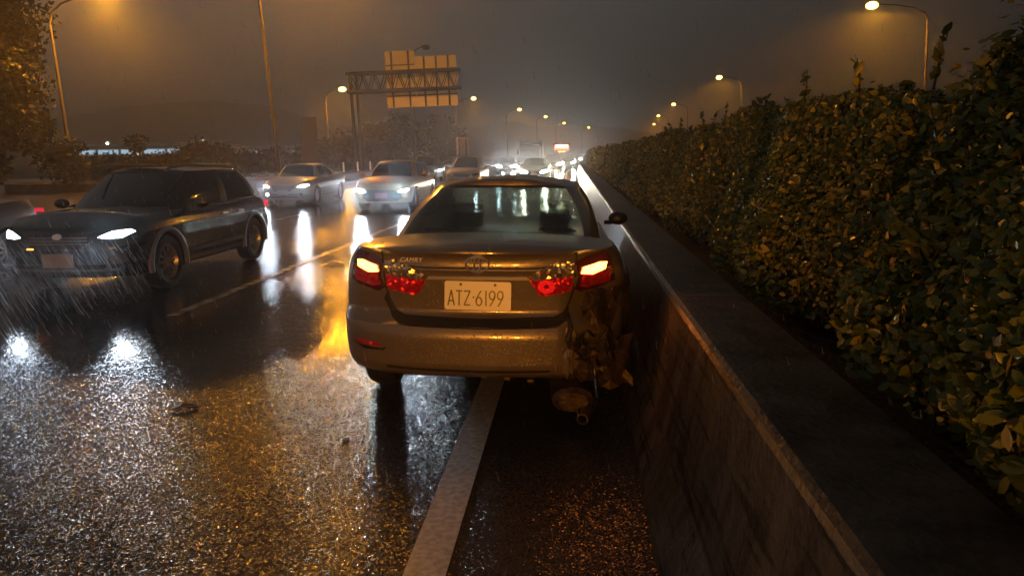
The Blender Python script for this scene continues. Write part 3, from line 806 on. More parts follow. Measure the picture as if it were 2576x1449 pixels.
# ---- the crashed sedan, seen from behind --------------------------------------------------
M['paint_sedan'] = paint('champagne_paint', (.165, .14, .118), .35, .30)
SX, SY = -.555, 4.10
def dent(q, s):
    """the right rear corner is smashed in"""
    x, y, z = q.co; yy = y+s.c
    if x > .50 and yy < 1.0 and .2 < z < .93:
        f = min(1, (x-.50)/.18)*min(1, (1.0-yy)/.35)*min(1, (.93-z)/.12)
        nse = math.sin(14*x+9*z)*math.cos(12*z+9*yy)+.35*math.sin(27*z+11*x)
        q.co.y += f*(.13+.022*nse); q.co.x -= f*(.02+.012*nse)
PS = dict(L=4.82, W=.915, res=1.25, nr=3.0, nf=2.5, Rr=.52, Rf=.75, taper=.05, paint='paint_sedan', rw=.325, ra=.375, tw=.215, wheels=(1.06, 3.84), zpan=.18, spokes=10, dent=dent,
          zb=[(0, .335), (.35, .33), (.8, .175), (4.0, .17), (4.82, .22)], zt=[(0, 1.085), (.12, 1.10), (.7, 1.09), (1.3, 1.03), (2.1, .985), (3.4, .965), (4.3, .84), (4.82, .66)],
          crown=[(0, .03), (.25, .045), (.8, .05), (1.8, .03), (3.3, .05), (4.2, .10), (4.82, .05)],
          wf=[(0, .955), (.08, .975), (.3, .995), (.55, 1.), (.75, .985), (.88, .955), (.96, .915), (1, .885)],
          yr=[(.33, .13), (.37, .05), (.42, .015), (.60, .0), (.655, .012), (.675, .05), (.72, .095), (.80, .085), (.97, .055), (.985, .04), (1.0, .055), (1.06, .05), (1.085, .015), (1.12, .03)],
          yf=[(.2, .10), (.35, .0), (.55, .02), (.66, .10)], house=house_sedan(wr=.565), roofc=.055,
          glass=dict(rear='clear', front='clearf', side='dglass'))
car = Car('crashed_sedan', 'champagne sedan seen from behind with hazard lamps lit and its right rear corner smashed', 'car', PS, (SX, SY+2.41, -.013), 0)
car.root.rotation_euler = (0, math.radians(.75), 0)
c_ = car
# tail lamps: outer on the wing, inner on the boot lid
outer = [(-.775, 1.045), (-.735, 1.085), (-.62, 1.065), (-.565, 1.035), (-.575, .94), (-.555, .87), (-.60, .845), (-.74, .875), (-.80, .90)]
inner_top = [(-.555, 1.03), (-.47, 1.045), (-.40, 1.01), (-.31, .965), (-.305, .94), (-.325, .930), (-.42, .942), (-.545, .955)]
inner_red = [(-.545, .950), (-.42, .937), (-.325, .925), (-.295, .935), (-.35, .845), (-.38, .832), (-.535, .862), (-.548, .90)]
for sgn, mm in ((1, lambda p: p), (-1, mir)):
    o = c_.panel('tail_lamp', mm(outer), 'r', 'smoked', .010, .03, label=None)
    c_.panel('lens', mm([(-.765, .995), (-.60, .965), (-.59, .885), (-.63, .875), (-.765, .905)]), 'r', 'red', .016, .02, o, .004)
    hz = c_.panel('hazard_lamp', mm([(-.745, 1.022), (-.70, 1.026), (-.605, 1.002), (-.592, .965), (-.66, .958), (-.735, .985)]), 'r', 'hazard', .021, .03, o, .004)
    o = c_.panel('reversing_lamp', mm(inner_top), 'r', 'reflector', .010, .014)
    o = c_.panel('brake_lamp', mm(inner_red), 'r', 'red', .010, .022)
    if sgn < 0:
        o['label'] = 'red lamp glowing on the right of the boot lid'
        c_.panel('lamp_bulb', [(.395+.050*math.cos(t), .891+.040*math.sin(t)) for t in np.linspace(0, 2*PI, 15)[:-1]], 'r', 'redlit', .014, .02, o, .004)
        c_.panel('lamp_centre', [(.395+.016*math.cos(t), .893+.014*math.sin(t)) for t in np.linspace(0, 2*PI, 11)[:-1]], 'r', 'red', .018, .02, o, .003)
    l = bpy.data.lights.new('hazard_light', 'SPOT'); l.spot_size = math.radians(165); l.spot_blend = .6; l.energy = 13 if sgn > 0 else 4.5; l.color = (1, .36, .04) if sgn > 0 else (1, .22, .03); l.shadow_soft_size = .05
    o = bpy.data.objects.new('hazard_light', l); C.objects.link(o); o.parent = c_.root; o.location = (-sgn*.76, -c_.c+.03, .99); o.rotation_euler = (-PI/2, 0, -sgn*.35)
# boot: chrome strip, crease, gaps, dark recess above the bumper
c_.panel('chrome_strip', [(-.285, .948), (.285, .948), (.30, .930), (-.30, .930)], 'r', 'badge', .014, .05)
c_.seam([(-.50, 1.012), (-.30, .998), (.30, .998), (.50, 1.012)], 'r', .010)  # lid crease, its thin shadow drawn as a dark ribbon
c_.seam([(-.565, 1.09), (-.56, .95), (-.55, .87), (-.53, .80), (-.50, .735)], 'r', .012)
c_.seam([(.565, 1.09), (.56, .95), (.55, .87), (.53, .80), (.50, .735)], 'r', .012)
c_.panel('bumper_recess', [(-.55, .845), (-.53, .79), (-.49, .735), (-.44, .713), (0, .700), (.44, .713), (.49, .735), (.52, .78), (.53, .70), (.47, .668), (.40, .658), (0, .650), (-.40, .658), (-.47, .668), (-.52, .70), (-.57, .80)], 'r', 'under', .004, .03)
c_.panel('bumper_groove', [(-.55, .412), (0, .398), (.42, .405), (.42, .390), (0, .380), (-.55, .394)], 'r', 'under', .003, .04)
c_.panel('reflector', [(-.755, .555), (-.58, .545), (-.585, .525), (-.745, .532)], 'r', M['red'], .008, .03)
c_.panel('reflector_surround', [(-.78, .535), (-.73, .522), (-.58, .512), (-.545, .528), (-.56, .505), (-.70, .498)], 'r', 'plastic', .005, .03)
c_.panel('number_plate_recess', [(-.27, .92), (.27, .92), (.30, .86), (.22, .78), (.12, .742), (-.12, .742), (-.22, .78), (-.30, .86)], 'r', 'paint_sedan', -.004, .04, None, .001)
# number plate
pl = empty('number_plate'); pl.parent = c_.root; pl.location = (0, -c_.c+.058, .838); pl.rotation_euler = (math.radians(-4), math.radians(.8), 0)
for k in ('label', 'category'):
    if k in pl: del pl[k]
m_ = MB(); m_.box(-.193, .193, -.003, .006, -.083, .083, .0025)
bm = bmesh.new(); hw, hh, rr = .193, .083, .014; ring = []
for cx_, cz_, a0 in ((hw-rr, hh-rr, 0), (-hw+rr, hh-rr, PI/2), (-hw+rr, -hh+rr, PI), (hw-rr, -hh+rr, 1.5*PI)):
    for k in range(6): a = a0+PI/2*k/5; ring.append((cx_+rr*math.cos(a), cz_+rr*math.sin(a)))
vs = [(x, -.004, z) for x, z in ring]+[(x, .006, z) for x, z in ring]; n_ = len(ring)
obj('plate', vs, [tuple(range(n_)), tuple(reversed(range(n_, 2*n_)))]+[(i, i+n_, (i+1) % n_+n_, (i+1) % n_) for i in range(n_)], 'plate', pl, False)
def stroke(mb, pts, t, x0, y):
    n = len(pts); Lp = []; Rp = []
    for i, p in enumerate(pts):
        a = Vector(pts[max(0, i-1)]); b_ = Vector(pts[min(n-1, i+1)]); d = (b_-a).normalized(); nn = Vector((-d.y, d.x))*t/2
        Lp.append((x0+p[0]+nn.x, p[1]+nn.y)); Rp.append((x0+p[0]-nn.x, p[1]-nn.y))
    for i in range(n-1):
        q = [Lp[i], Rp[i], Rp[i+1], Lp[i+1]]
        vs = [(x, y, z) for x, z in q]+[(x, y+.003, z) for x, z in q]
        mb.add(vs, [(0, 1, 2, 3), (7, 6, 5, 4), (0, 4, 5, 1), (1, 5, 6, 2), (2, 6, 7, 3), (3, 7, 4, 0)])
def arc(cx_, cz_, rx, rz, a0, a1, n=14): return [(cx_+rx*math.cos(math.radians(a0+(a1-a0)*k/n)), cz_+rz*math.sin(math.radians(a0+(a1-a0)*k/n))) for k in range(n+1)]
Hc = .088; Wc = .036
GL = {'A': [[(0, 0), (Wc/2, Hc)], [(Wc/2, Hc), (Wc, 0)], [(Wc*.18, Hc*.30), (Wc*.82, Hc*.30)]],
      'T': [[(0, Hc-.004), (Wc, Hc-.004)], [(Wc/2, Hc-.004), (Wc/2, 0)]],
      'Z': [[(0, Hc-.004), (Wc, Hc-.004)], [(Wc-.002, Hc-.004), (.002, .004)], [(0, .004), (Wc, .004)]],
      '6': [arc(Wc/2, Hc*.29, Wc/2-.002, Hc*.27, 0, 360, 20), [(Wc*.82, Hc), (Wc*.45, Hc*.74), (Wc*.12, Hc*.44), (.003, Hc*.28)]],
      '1': [[(Wc/2, 0), (Wc/2, Hc)]],
      '9': [arc(Wc/2, Hc*.71, Wc/2-.002, Hc*.27, 0, 360, 20), [(Wc*.18, 0), (Wc*.55, Hc*.26), (Wc*.88, Hc*.56), (Wc-.003, Hc*.72)]]}
lt = MB(); x0 = -.172
for ch in 'ATZ-6199':
    if ch == '-':
        lt.box(x0+.004, x0+.014, -.0085, -.0055, -.014, -.004); x0 += .022; continue
    for st_ in GL[ch]: stroke(lt, [(a, b_-.058) for a, b_ in st_], .0085, x0, -.0085)
    x0 += (Wc+.0105) if ch != '1' else (Wc*.5+.018)
    if ch == '6': x0 -= .006
lt.build('lettering', 'ink', pl)
for sx in (-.10, .10):
    b_ = MB(); b_.lathe([(-.010, .001), (-.010, .006), (-.004, .008)], 12, 'y', (sx, 0, .064)); b_.build('bolt', 'steel', pl)
# maker's badge: two crossed ovals in an oval ring
bd = MB()
def oval(mb, cx_, cz_, rx, rz, t, y, n=40): 
    pts = [(cx_+rx*math.cos(2*PI*k/n), y, cz_+rz*math.sin(2*PI*k/n)) for k in range(n+1)]; mb.tube(pts, t, 6, False)
oval(bd, 0, 0, .066, .046, .0055, 0); oval(bd, 0, .022, .036, .017, .0045, -.002); oval(bd, 0, 0, .018, .041, .0045, -.004)
bd = bd.build('badge', 'badge', c_.root, True); bd.location = (0, -c_.c+.042, 1.022)
# model lettering
cu = bpy.data.curves.new('CAMRY', 'FONT'); cu.body = 'CAMRY'; cu.size = .036; cu.extrude = .002; cu.shear = .25; cu.space_character = 1.15
to = bpy.data.objects.new('tmp', cu); C.objects.link(to); bpy.context.view_layer.update()
me = bpy.data.meshes.new_from_object(to.evaluated_get(bpy.context.evaluated_depsgraph_get())); C.objects.unlink(to); bpy.data.objects.remove(to)
o = bpy.data.objects.new('model_lettering', me); C.objects.link(o); o.parent = c_.root; me.materials.clear(); me.materials.append(M['badge'])
h_ = c_.bvh.ray_cast(Vector((-.40, -6, 1.045)), Vector((0, 1, 0)))[0]
o.location = (-.455, h_.y-.002, 1.030); o.rotation_euler = (PI/2-.05, 0, math.radians(-5))
# boot lock notch, tail pipe and silencer hanging out of place
mf = MB()
mf.lathe([(-.30, .001), (-.30, .09), (-.27, .125), (.22, .128), (.25, .10), (.25, .001)], 28, 'y')
o = mf.build('silencer', 'steel', c_.root, True); o.location = (.53, -c_.c+.42, .235); o.rotation_euler = (math.radians(9), 0, math.radians(5)); o.scale = (1.0, 1, .68)
mf = MB(); mf.lathe([(-.14, .026), (-.14, .036), (.10, .036), (.10, .026)], 20, 'y', close=True)
o = mf.build('tailpipe', 'steel', c_.root, True); o.location = (.645, -c_.c+.16, .135); o.rotation_euler = (math.radians(6), 0, math.radians(-14))
mf = MB(); mf.box(-.10, .16, -.06, .14, -.05, .13, .02)
o = mf.build('bracket', 'under', c_.root); o.location = (.42, -c_.c+.34, .33)
for k, x in enumerate((-.22, 0.02, .16, .30)):
    mf = MB(); mf.box(-.02, .02, .03, .06, -.012, .010, .004); o = mf.build('undertray_clip', 'steel', c_.root); o.location = (x, -c_.c+.12, .335-.01*k)
mf = MB(); mf.add([(-.24, .78, .20), (.80, .82, .20), (.80, 1.36, .02), (-.26, 1.30, .03), (-.24, .78, .18), (.80, .82, .18), (.80, 1.36, .004), (-.26, 1.30, .012)], [(0, 1, 2, 3), (7, 6, 5, 4), (0, 4, 5, 1), (1, 5, 6, 2), (2, 6, 7, 3), (3, 7, 4, 0)])  # added sheet under the car, shaped to keep headlight off the road behind
o = mf.build('added_shade_tray', 'under', c_.root); o.location = (0, -c_.c, 0)
# crumpled sheets at the right rear corner
def crumple(name, x0, x1, z0, z1, y, amp, m, seed, lean=0, curve=.3, rag=.03):
    rg = np.random.default_rng(seed); nx, nz = 6, 8; ph = rg.uniform(0, 6, 4); vs = []; fs = []
    for j in range(nz):
        for i in range(nx):
            f, g_ = i/(nx-1), j/(nz-1)
            w_ = amp*(abs(math.sin(5*f+2*g_+ph[0]))+rg.uniform(-.45, .45))
            ex = rg.uniform(-1, 1)*rag*(1. if i in (0, nx-1) else .5); ez = rg.uniform(-1, 1)*rag*(1.3 if j in (0, nz-1) else .5)
            vs.append((x0+(x1-x0)*f+ex, y+curve*f*f*.4-w_+lean*(g_-.5), z0+(z1-z0)*g_+ez))
    for j in range(nz-1):
        for i in range(nx-1):
            k = j*nx+i
            fs += [(k, k+1, k+nx+1), (k, k+nx+1, k+nx)] if (i+j) % 2 else [(k, k+1, k+nx), (k+1, k+nx+1, k+nx)]
    o = obj(name, vs, fs, m, c_.root, False); md = o.modifiers.new('s', 'SOLIDIFY'); md.thickness = .004; return o
yb = -c_.c
crumple('torn_bumper_corner', .55, .80, .42, .86, yb+.22, .045, 'mud', 3, .05)
crumple('bent_wing_sheet', .74, .91, .38, .90, yb+.42, .04, 'mud', 5, -.05, .9)
crumple('cracked_bumper_edge', .505, .575, .37, .64, yb+.05, .02, 'paint_sedan', 21, .02, .2, .018)
crumple('hanging_flap', .70, .90, .26, .52, yb+.28, .035, 'mud', 8, .1, .3)
crumple('torn_shard', .53, .70, .34, .50, yb+.13, .05, 'mud', 12, .08, .2, .02)
crumple('bent_bracket', .56, .66, .48, .60, yb+.10, .04, 'steel', 15, .03, .1, .02)
# dangling torn strip and lamp wiring
mf = MB(); mf.tube([(.52, yb+.06, .72), (.535, yb+.02, .66), (.52, yb+.0, .60), (.53, yb+.01, .545)], [.006, .014, .018, .006], 7); mf.build('broken_clip', 'steel', c_.root, True)
mf = MB(); mf.tube([(.68, yb+.16, .42), (.69, yb+.13, .30), (.70, yb+.14, .22)], [.006, .008, .012], 6); mf.build('dangling_wire', 'chrome', c_.root, True)
# door mirrors
for sx in (-1, 1):
    mf = MB(); mf.ell((sx*.985, 0, 0), (.095, .055, .065), 10); mf.box(min(sx*.85, sx*.93), max(sx*.85, sx*.93), -.02, .03, -.06, -.02, .01)
    o = mf.build('door_mirror', 'plastic', c_.root, True); o.location = (0, 3.22-c_.c, 1.02)
# seats and mirror seen through the rear window
def seat(x, y, w_, h, hr=True):
    m_ = MB(); m_.box(x-w_/2, x+w_/2, y-.08, y+.10, .45, h-.02, .05)
    if hr: m_.box(x-.13, x+.13, y-.07, y+.05, h-.0, h+.20, .045); m_.tube([(x-.05, y, h-.06), (x-.05, y, h+.05)], .008); m_.tube([(x+.05, y, h-.06), (x+.05, y, h+.05)], .008)
    m_.build('front_seat' if hr else 'rear_seat', 'cabin', c_.root, True)
seat(-.38, 2.45-c_.c, .50, .93); seat(.38, 2.45-c_.c, .50, .93); seat(0, 1.30-c_.c, 1.30, .93, False)
for x in (-.42, .42):
    m_ = MB(); m_.box(x-.14, x+.14, -.05, .05, 0, .15, .04); o = m_.build('headrest', 'cabin', c_.root, True); o.location = (0, 1.32-c_.c, .93)
m_ = MB(); m_.box(-.74, .74, .78-c_.c, 1.30-c_.c, .98, 1.0); m_.build('parcel_shelf', 'cabin', c_.root)
m_ = MB(); m_.box(-.72, .72, 3.05-c_.c, 3.6-c_.c, .75, .98, .04); m_.build('dashboard', 'cabin', c_.root)
m_ = MB(); m_.box(-.12, .12, -.015, .015, -.035, .035, .012); m_.box(-.012, .012, -.01, .02, .03, .10); o = m_.build('rear_view_mirror', 'cabin', c_.root); o.location = (.06, 3.02-c_.c, 1.33)
m_ = MB(); m_.box(-.16, .16, .82-c_.c, .90-c_.c, 1.0, 1.06, .02); m_.build('high_brake_lamp', 'cabin', c_.root)

# ---- oncoming cars ---------------------------------------------------------------------------
M['p_black'] = paint('black_paint', (.003, .0035, .0045), .0, .14)
M['p_white'] = paint('pale_paint', (.27, .25, .22), .2, .3)
M['p_amber_lit'] = paint('amber_lit_paint', (.42, .21, .055), .2, .28)  # sodium glow on the hatchback put into its paint colour
M['p_grey'] = paint('grey_paint', (.12, .12, .13), .5, .3)
M['p_dark'] = paint('dark_green_paint', (.05, .055, .05), .4, .3)
M['p_gold'] = paint('gold_paint', (.42, .32, .20), .3, .35)
DG = dict(rear='dglass', front='dglass', side='dglass')
def P_sedan(p, res=.7, L=4.65):
    s_ = L/4.82
    return dict(L=L, W=.90, res=res, nr=3.0, nf=2.6, Rr=.5, Rf=.65, taper=.05, paint=p, rw=.32, ra=.37, tw=.21, wheels=(1.02*s_, 3.80*s_), zpan=.19,
          zb=[(0, .30), (.8*s_, .22), (4.0*s_, .21), (L, .20)], zt=[(0, 1.04), (.7*s_, 1.05), (1.3, 1.0), (2.1, .96), (3.4*s_, .945), (4.25*s_, .84), (L, .68)],
          crown=[(0, .03), (.8, .045), (1.8, .03), (3.3*s_, .05), (4.2*s_, .09), (L, .04)],
          wf=[(0, .95), (.3, .995), (.55, 1.), (.75, .985), (.88, .95), (1, .885)],
          yr=[(.3, .08), (.5, .0), (.7, .05), (1.04, .06)], yf=[(.2, .12), (.35, .02), (.55, .0), (.68, .08)],
          house=house_sedan(.68*s_, 1.38, .56, .75, 1.70*s_, 2.98*s_, 3.72*s_), roofc=.05, glass=DG)
def P_cross(p, res=.8, L=4.35, W=.90, H=1.50, clad=None):
    s_ = L/4.35; h = H-.05
    hs = [((0, .08), (0, .50, h-.03), 'rear'), ((.42, .10), (.40, .51, h-.03), 'rear'), ((.66, .17), (.53, .58, h-.04), 'pl'), ((.735, .34), (.585, .72, h-.03), 'pl'), ((.755, .50), (.59, .82, h-.03), 'side'),
          ((.775, 1.62*s_), (.60, 1.55*s_, h-.01), 'bp'), ((.775, 1.70*s_), (.60, 1.62*s_, h-.01), 'side'), ((.77, 2.80*s_), (.59, 2.22*s_, h-.015), 'pl'), ((.72, 2.98*s_), (.55, 2.30*s_, h-.02), 'pl'),
          ((.66, 3.08*s_), (.50, 2.34*s_, h-.02), 'front'), ((.40, 3.28*s_), (.34, 2.40*s_, h-.012), 'front'), ((0, 3.36*s_), (0, 2.42*s_, h-.01), 'front')]
    return dict(L=L, W=W, res=res, nr=3.2, nf=2.9, Rr=.4, Rf=.5, taper=.045, paint=p, rw=.34, ra=.395, tw=.22, wheels=(.86*s_, 3.48*s_), zpan=.24, clad=clad,
          zb=[(0, .34), (.6*s_, .27), (3.8*s_, .26), (L, .25)], zt=[(0, .99), (1.0, 1.0), (2.0, .975), (3.1*s_, .98), (3.9*s_, .94), (L, .80)],
          crown=[(0, .02), (1.5, .03), (3.1*s_, .05), (3.9*s_, .08), (L, .04)],
          wf=[(0, .955), (.3, .99), (.55, 1.), (.75, .985), (.9, .95), (1, .89)],
          yr=[(.34, .08), (.55, .0), (.8, .05), (1., .08)], yf=[(.25, .12), (.4, .02), (.60, .0), (.80, .05)],
          house=hs, roofc=.05, glass=DG)

def front_kit(c, hl, hlz, energy, color, grille='plastic', plate='platefar', fog=False, lens='headw', kind=0, beams=True, ang=80, tilt=.035, big=1.):
    zc = hlz; w_ = c.W
    H1 = [(w_*.50, zc-.045), (w_*.62, zc-.055), (w_*.80, zc-.03), (w_*.90, zc+.03), (w_*.88, zc+.075), (w_*.72, zc+.055), (w_*.50, zc+.015)]
    B1 = [(w_*.54, zc-.03), (w_*.62, zc-.045), (w_*.80, zc-.040), (w_*.90, zc+.02), (w_*.86, zc+.048), (w_*.70, zc+.035), (w_*.60, zc-.002)]
    B1 = [(w_*.74+(x-w_*.74)*big, zc+(z-zc)*big*1.15) for x, z in B1] if big > 1 else B1
    for sg in (1, -1):
        f = (lambda p: p) if sg > 0 else mir
        o = c.panel('headlight', f(H1), 'f', 'dglass', .008, .05)
        c.panel('lamp_lens', f(B1), 'f', lens, .018, .04, o, .006)
        if fog: c.panel('fog_lamp', f([(w_*.66+.06*math.cos(t), .40+.05*math.sin(t)) for t in np.linspace(0, 2*PI, 11)[:-1]]), 'f', lens if fog == sg or fog == 2 else 'plastic', .012, .04)
        if beams: beam(c, sg*w_*.74, c.c-.02, zc, energy, color, ang=ang, tilt=tilt)
    c.panel('grille', [(-w_*.46, zc+.02), (w_*.46, zc+.02), (w_*.42, zc-.10), (w_*.30, zc-.17), (-w_*.30, zc-.17), (-w_*.42, zc-.10)], 'f', grille, .006, .07)
    c.panel('lower_intake', [(-w_*.60, .42), (w_*.60, .42), (w_*.52, .30), (-w_*.52, .30)], 'f', grille, .006, .07)
    if plate:
        m_ = MB(); m_.box(-.19, .19, -.004, .006, -.08, .08, .003); o = m_.build('number_plate', plate, c.root); o.location = (0, c.c+.012, .47)
    for sg in (-1, 1):
        m_ = MB(); m_.ell((sg*(w_+.10), 0, 0), (.11, .06, .07), 7); m_.box(min(sg*(w_-.09), sg*(w_+.02)), max(sg*(w_-.09), sg*(w_+.02)), -.02, .03, -.05, -.015)
        o = m_.build('door_mirror', c.P['paint'], c.root, True); G = c.P['house'][7][0]; o.location = (0, G[1]-c.c-.02, c.zdeck(w_, G[1])+.07)
def side_kit(c, sides='L'):
    """door gaps and handles; the near side of an oncoming car is its own left"""
    W_, y0, y1 = c.P['wheels'][0], c.P['wheels'][0]+.38, c.P['wheels'][1]-.42
    ym = (c.P['house'][5][0][1]+c.P['house'][6][0][1])/2
    for sd in sides:
        z1 = float(sm(ym, c.P['zt']))-.03
        for p in ([(ym, z1), (ym-.02, .30)], [(y1+.02, z1-.05), (y1+.03, .60), (y1-.05, .30)], [(y0-.10, z1), (y0-.12, .72), (y0+.10, .42), (y0+.16, .30)], [(y0+.16, .33), (y1-.05, .33)]):
            c.seam(p, sd, .010)
        for yy in (ym+.12, y0+.02):
            c.panel('door_handle', [(yy, z1-.10), (yy+.17, z1-.095), (yy+.17, z1-.12), (yy, z1-.125)], sd, 'chrome', .022, .06)

# 1 black crossover, passing on the left
M['clad'] = mat('grey_cladding', (.10, .10, .11), .45)
c1 = Car('passing_crossover', 'black crossover passing on the left with bright headlights and alloy wheels', 'car', P_cross('p_black', 1.0, 4.33, .90, 1.53, 'clad'), (-6.02, 8.15+2.165, 0), PI)
front_kit(c1, .66, .77, 22, COOL, fog=False, plate='platefar', tilt=.04, ang=112)
side_kit(c1, 'LR')
c1.panel('indicator', [(.30, .615), (.38, .615), (.38, .60), (.30, .60)], 'f', 'orangelamp', .012, .04)
c1.seam([(-.62, .80), (-.40, .775), (.40, .775), (.62, .80)], 'f', .010)
for zz in (.735, .70, .665): c1.panel('grille_bar', [(-.36, zz+.006), (.36, zz+.006), (.35, zz-.006), (-.35, zz-.006)], 'f', 'clad', .014, .08)
c1.panel('bumper_trim', [(-.66, .36), (.66, .36), (.62, .33), (-.62, .33)], 'f', 'clad', .012, .08)
for sg in (1, -1):
    f_ = (lambda p: p) if sg > 0 else mir
    c1.panel('fog_lamp_surround', f_([(.58, .52), (.74, .55), (.76, .44), (.60, .41)]), 'f', 'plastic', .010, .05)
c1.panel('door_moulding', [(1.30, .46), (3.02, .46), (3.02, .40), (1.30, .40)], 'L', 'clad', .012, .1)
c1.panel('beltline_trim', [(.75, .975), (2.75, .955), (2.75, .938), (.75, .958)], 'L', 'clad', .008, .1)
c1.panel('bonnet_badge', [(.06*math.cos(t), .75+.035*math.sin(t)) for t in np.linspace(0, 2*PI, 13)[:-1]], 'f', 'badge', .018, .04)
for sx in (-1, 1):
    m_ = MB(); m_.tube([(sx*.56, -1.35, 1.49), (sx*.575, -1.2, 1.53), (sx*.585, 0, 1.55), (sx*.565, .55, 1.52), (sx*.55, .65, 1.48)], .016, 8); m_.build('roof_rail', 'clad', c1.root, True)
c1.panel('sill_strip', [(1.30, .34), (3.05, .34), (3.05, .30), (1.30, .30)], 'L', 'chrome', .012, .1)
c1.panel('rear_lamp', [(.02, .92), (.34, .90), (.36, .84), (.02, .82)], 'L', 'redfar', .01, .05)

# 2 pale sedan, third lane
c2 = Car('oncoming_sedan', 'pale four door sedan with one fog lamp lit, coming up behind the black crossover', 'car', P_sedan('p_white', .7), (-9.85, 24.7+2.3, 0), PI)
front_kit(c2, .6, .68, 60, COOL, fog=1, plate='platefar'); side_kit(c2, 'L')
c2.panel('rear_lamp', [(.02, .92), (.30, .90), (.30, .80), (.02, .80)], 'L', 'redfar', .01, .05)
# 3 amber lit crossover
c3 = Car('oncoming_hatchback', 'amber lit hatchback with bright angular headlights and a dark grille, left of the sedan roof', 'car', P_cross('p_amber_lit', .8, 4.35, .90, 1.52), (-5.70, 21.9+2.17, 0), PI)
M['tplate'] = mat('red_number_plate', (.40, .12, .13), .4)
front_kit(c3, .64, .62, 240, COOL, plate='tplate', ang=62, tilt=.02); side_kit(c3, 'L')
c3.panel('grille_surround', [(-.55, .60), (.55, .60), (.62, .40), (.40, .30), (-.40, .30), (-.62, .40)], 'f', 'plastic', .005, .07)
# 4 dark car at the left edge, already passing, tail towards the right
c4 = Car('passing_sedan', 'dark grey sedan at the left edge, half hidden by the black crossover', 'car', P_sedan('p_grey', .8, 4.7), (-9.15, 11.2-2.35, 0), PI)
front_kit(c4, .6, .70, 60, COOL)
c4.panel('tail_lamp', [(-.84, .89), (-.60, .88), (-.60, .83), (-.82, .82)], 'r', 'redfar', .01, .05)
c4.panel('tail_lamp', [(.84, .89), (.60, .88), (.60, .83), (.82, .82)], 'r', 'redfar', .01, .05)
c4.panel('rear_lamp', [(.02, .90), (.30, .89), (.30, .84), (.02, .84)], 'L', 'redfar', .012, .05)
c4.panel('door_trim', [(1.5, .96), (2.1, .955), (2.1, .935), (1.5, .94)], 'L', 'chrome', .012, .05)
# 5.. far traffic
def far(name, label, p, x, y, kind, energy, color, lens, hlz=.68, cat='car', ang=70, tilt=.01):
    P = (P_cross(p, .45, 4.4, .92, 1.6) if kind == 'c' else P_sedan(p, .45))
    c = Car(name, label, cat, P, (x+curve_off(y), y+P['L']/2, 0), PI, 'oncoming cars queuing ahead')
    front_kit(c, .6, hlz, energy, color, lens=lens, ang=ang, tilt=tilt, big=1.6 if lens != 'plastic' else 1.)
    return c
far('oncoming_suv', 'dark estate car third in line, between the hatchback and the gold roofed car', 'p_dark', -9.7, 47, 'c', 6, COOL, 'plastic')
far('oncoming_suv', 'gold roofed car with a wide dark windscreen just above the sedan roof', 'p_gold', -5.5, 37, 'c', 30, COOL, 'plastic')
far('oncoming_sedan', 'dark green car with two round lamps directly above the middle of the sedan roof', 'p_dark', -2.35, 45.5, 's', 420, WARMW, 'heady', .60, tilt=.0)
far('oncoming_sedan', 'car with one dazzling lamp between the gold car and the dark green car', 'p_grey', -5.6, 63, 's', 160, COOL, 'headfar', .70, tilt=.0)
far('oncoming_suv', 'car with yellow lamps right of the dark green car in the nearest lane', 'p_dark', -1.9, 68, 'c', 200, WARMW, 'heady', .75, tilt=.0)
far('oncoming_sedan', 'car behind the yellow lamps, hard against the barrier', 'p_grey', -1.0, 84, 's', 90, WARMW, 'heady', .70, tilt=.0)
far('oncoming_suv', 'small far car in front of the bus with glaring lamps', 'p_grey', -1.6, 97, 'c', 330, COOL, 'headfar', .80, tilt=.0)
far('oncoming_sedan', 'farthest bright car at the very end of the barrier', 'p_white', .0-1.2, 125, 's', 420, COOL, 'headfar', .80, tilt=.0)

far('oncoming_sedan', 'small dark car with cool lamps in the second lane, just in front of the truck', 'p_grey', -5.5, 77, 's', 160, COOL, 'headfar', .70, tilt=.0)
far('oncoming_suv', 'tiny far car with warm lamps in the second lane, behind the truck', 'p_dark', -5.6, 118, 'c', 160, WARMW, 'heady', .85, tilt=.0)
far('oncoming_sedan', 'tiny car with cool lamps in the third lane, left of the truck', 'p_grey', -9.6, 98, 's', 160, COOL, 'headfar', .75, tilt=.0)

# the car parked behind the camera: its amber hazard lamps light the back of the sedan
c9 = Car('parked_car', 'grey sedan parked behind the viewer with amber hazard lamps lit, outside the picture', 'car', P_sedan('p_grey', .5), (-.85, -14.5, 0), 0)
front_kit(c9, .6, .66, 0, COOL, lens='plastic', beams=False)
for sx in (-1, 1):
    c9.panel('indicator', [(sx*.78, .60), (sx*.86, .61), (sx*.86, .67), (sx*.78, .66)] if sx > 0 else [(-.86, .61), (-.78, .60), (-.78, .66), (-.86, .67)], 'f', 'hazard', .03, .04)
    l = bpy.data.lights.new('hazard_light', 'SPOT'); l.energy = 1900; l.color = (1, .345, .028); l.shadow_soft_size = .06; l.spot_size = math.radians(110); l.spot_blend = .8
    o = bpy.data.objects.new('hazard_light', l); C.objects.link(o); o.parent = c9.root; o.location = (sx*.80, c9.c+.05, .66); o.rotation_euler = (PI/2, 0, 0)

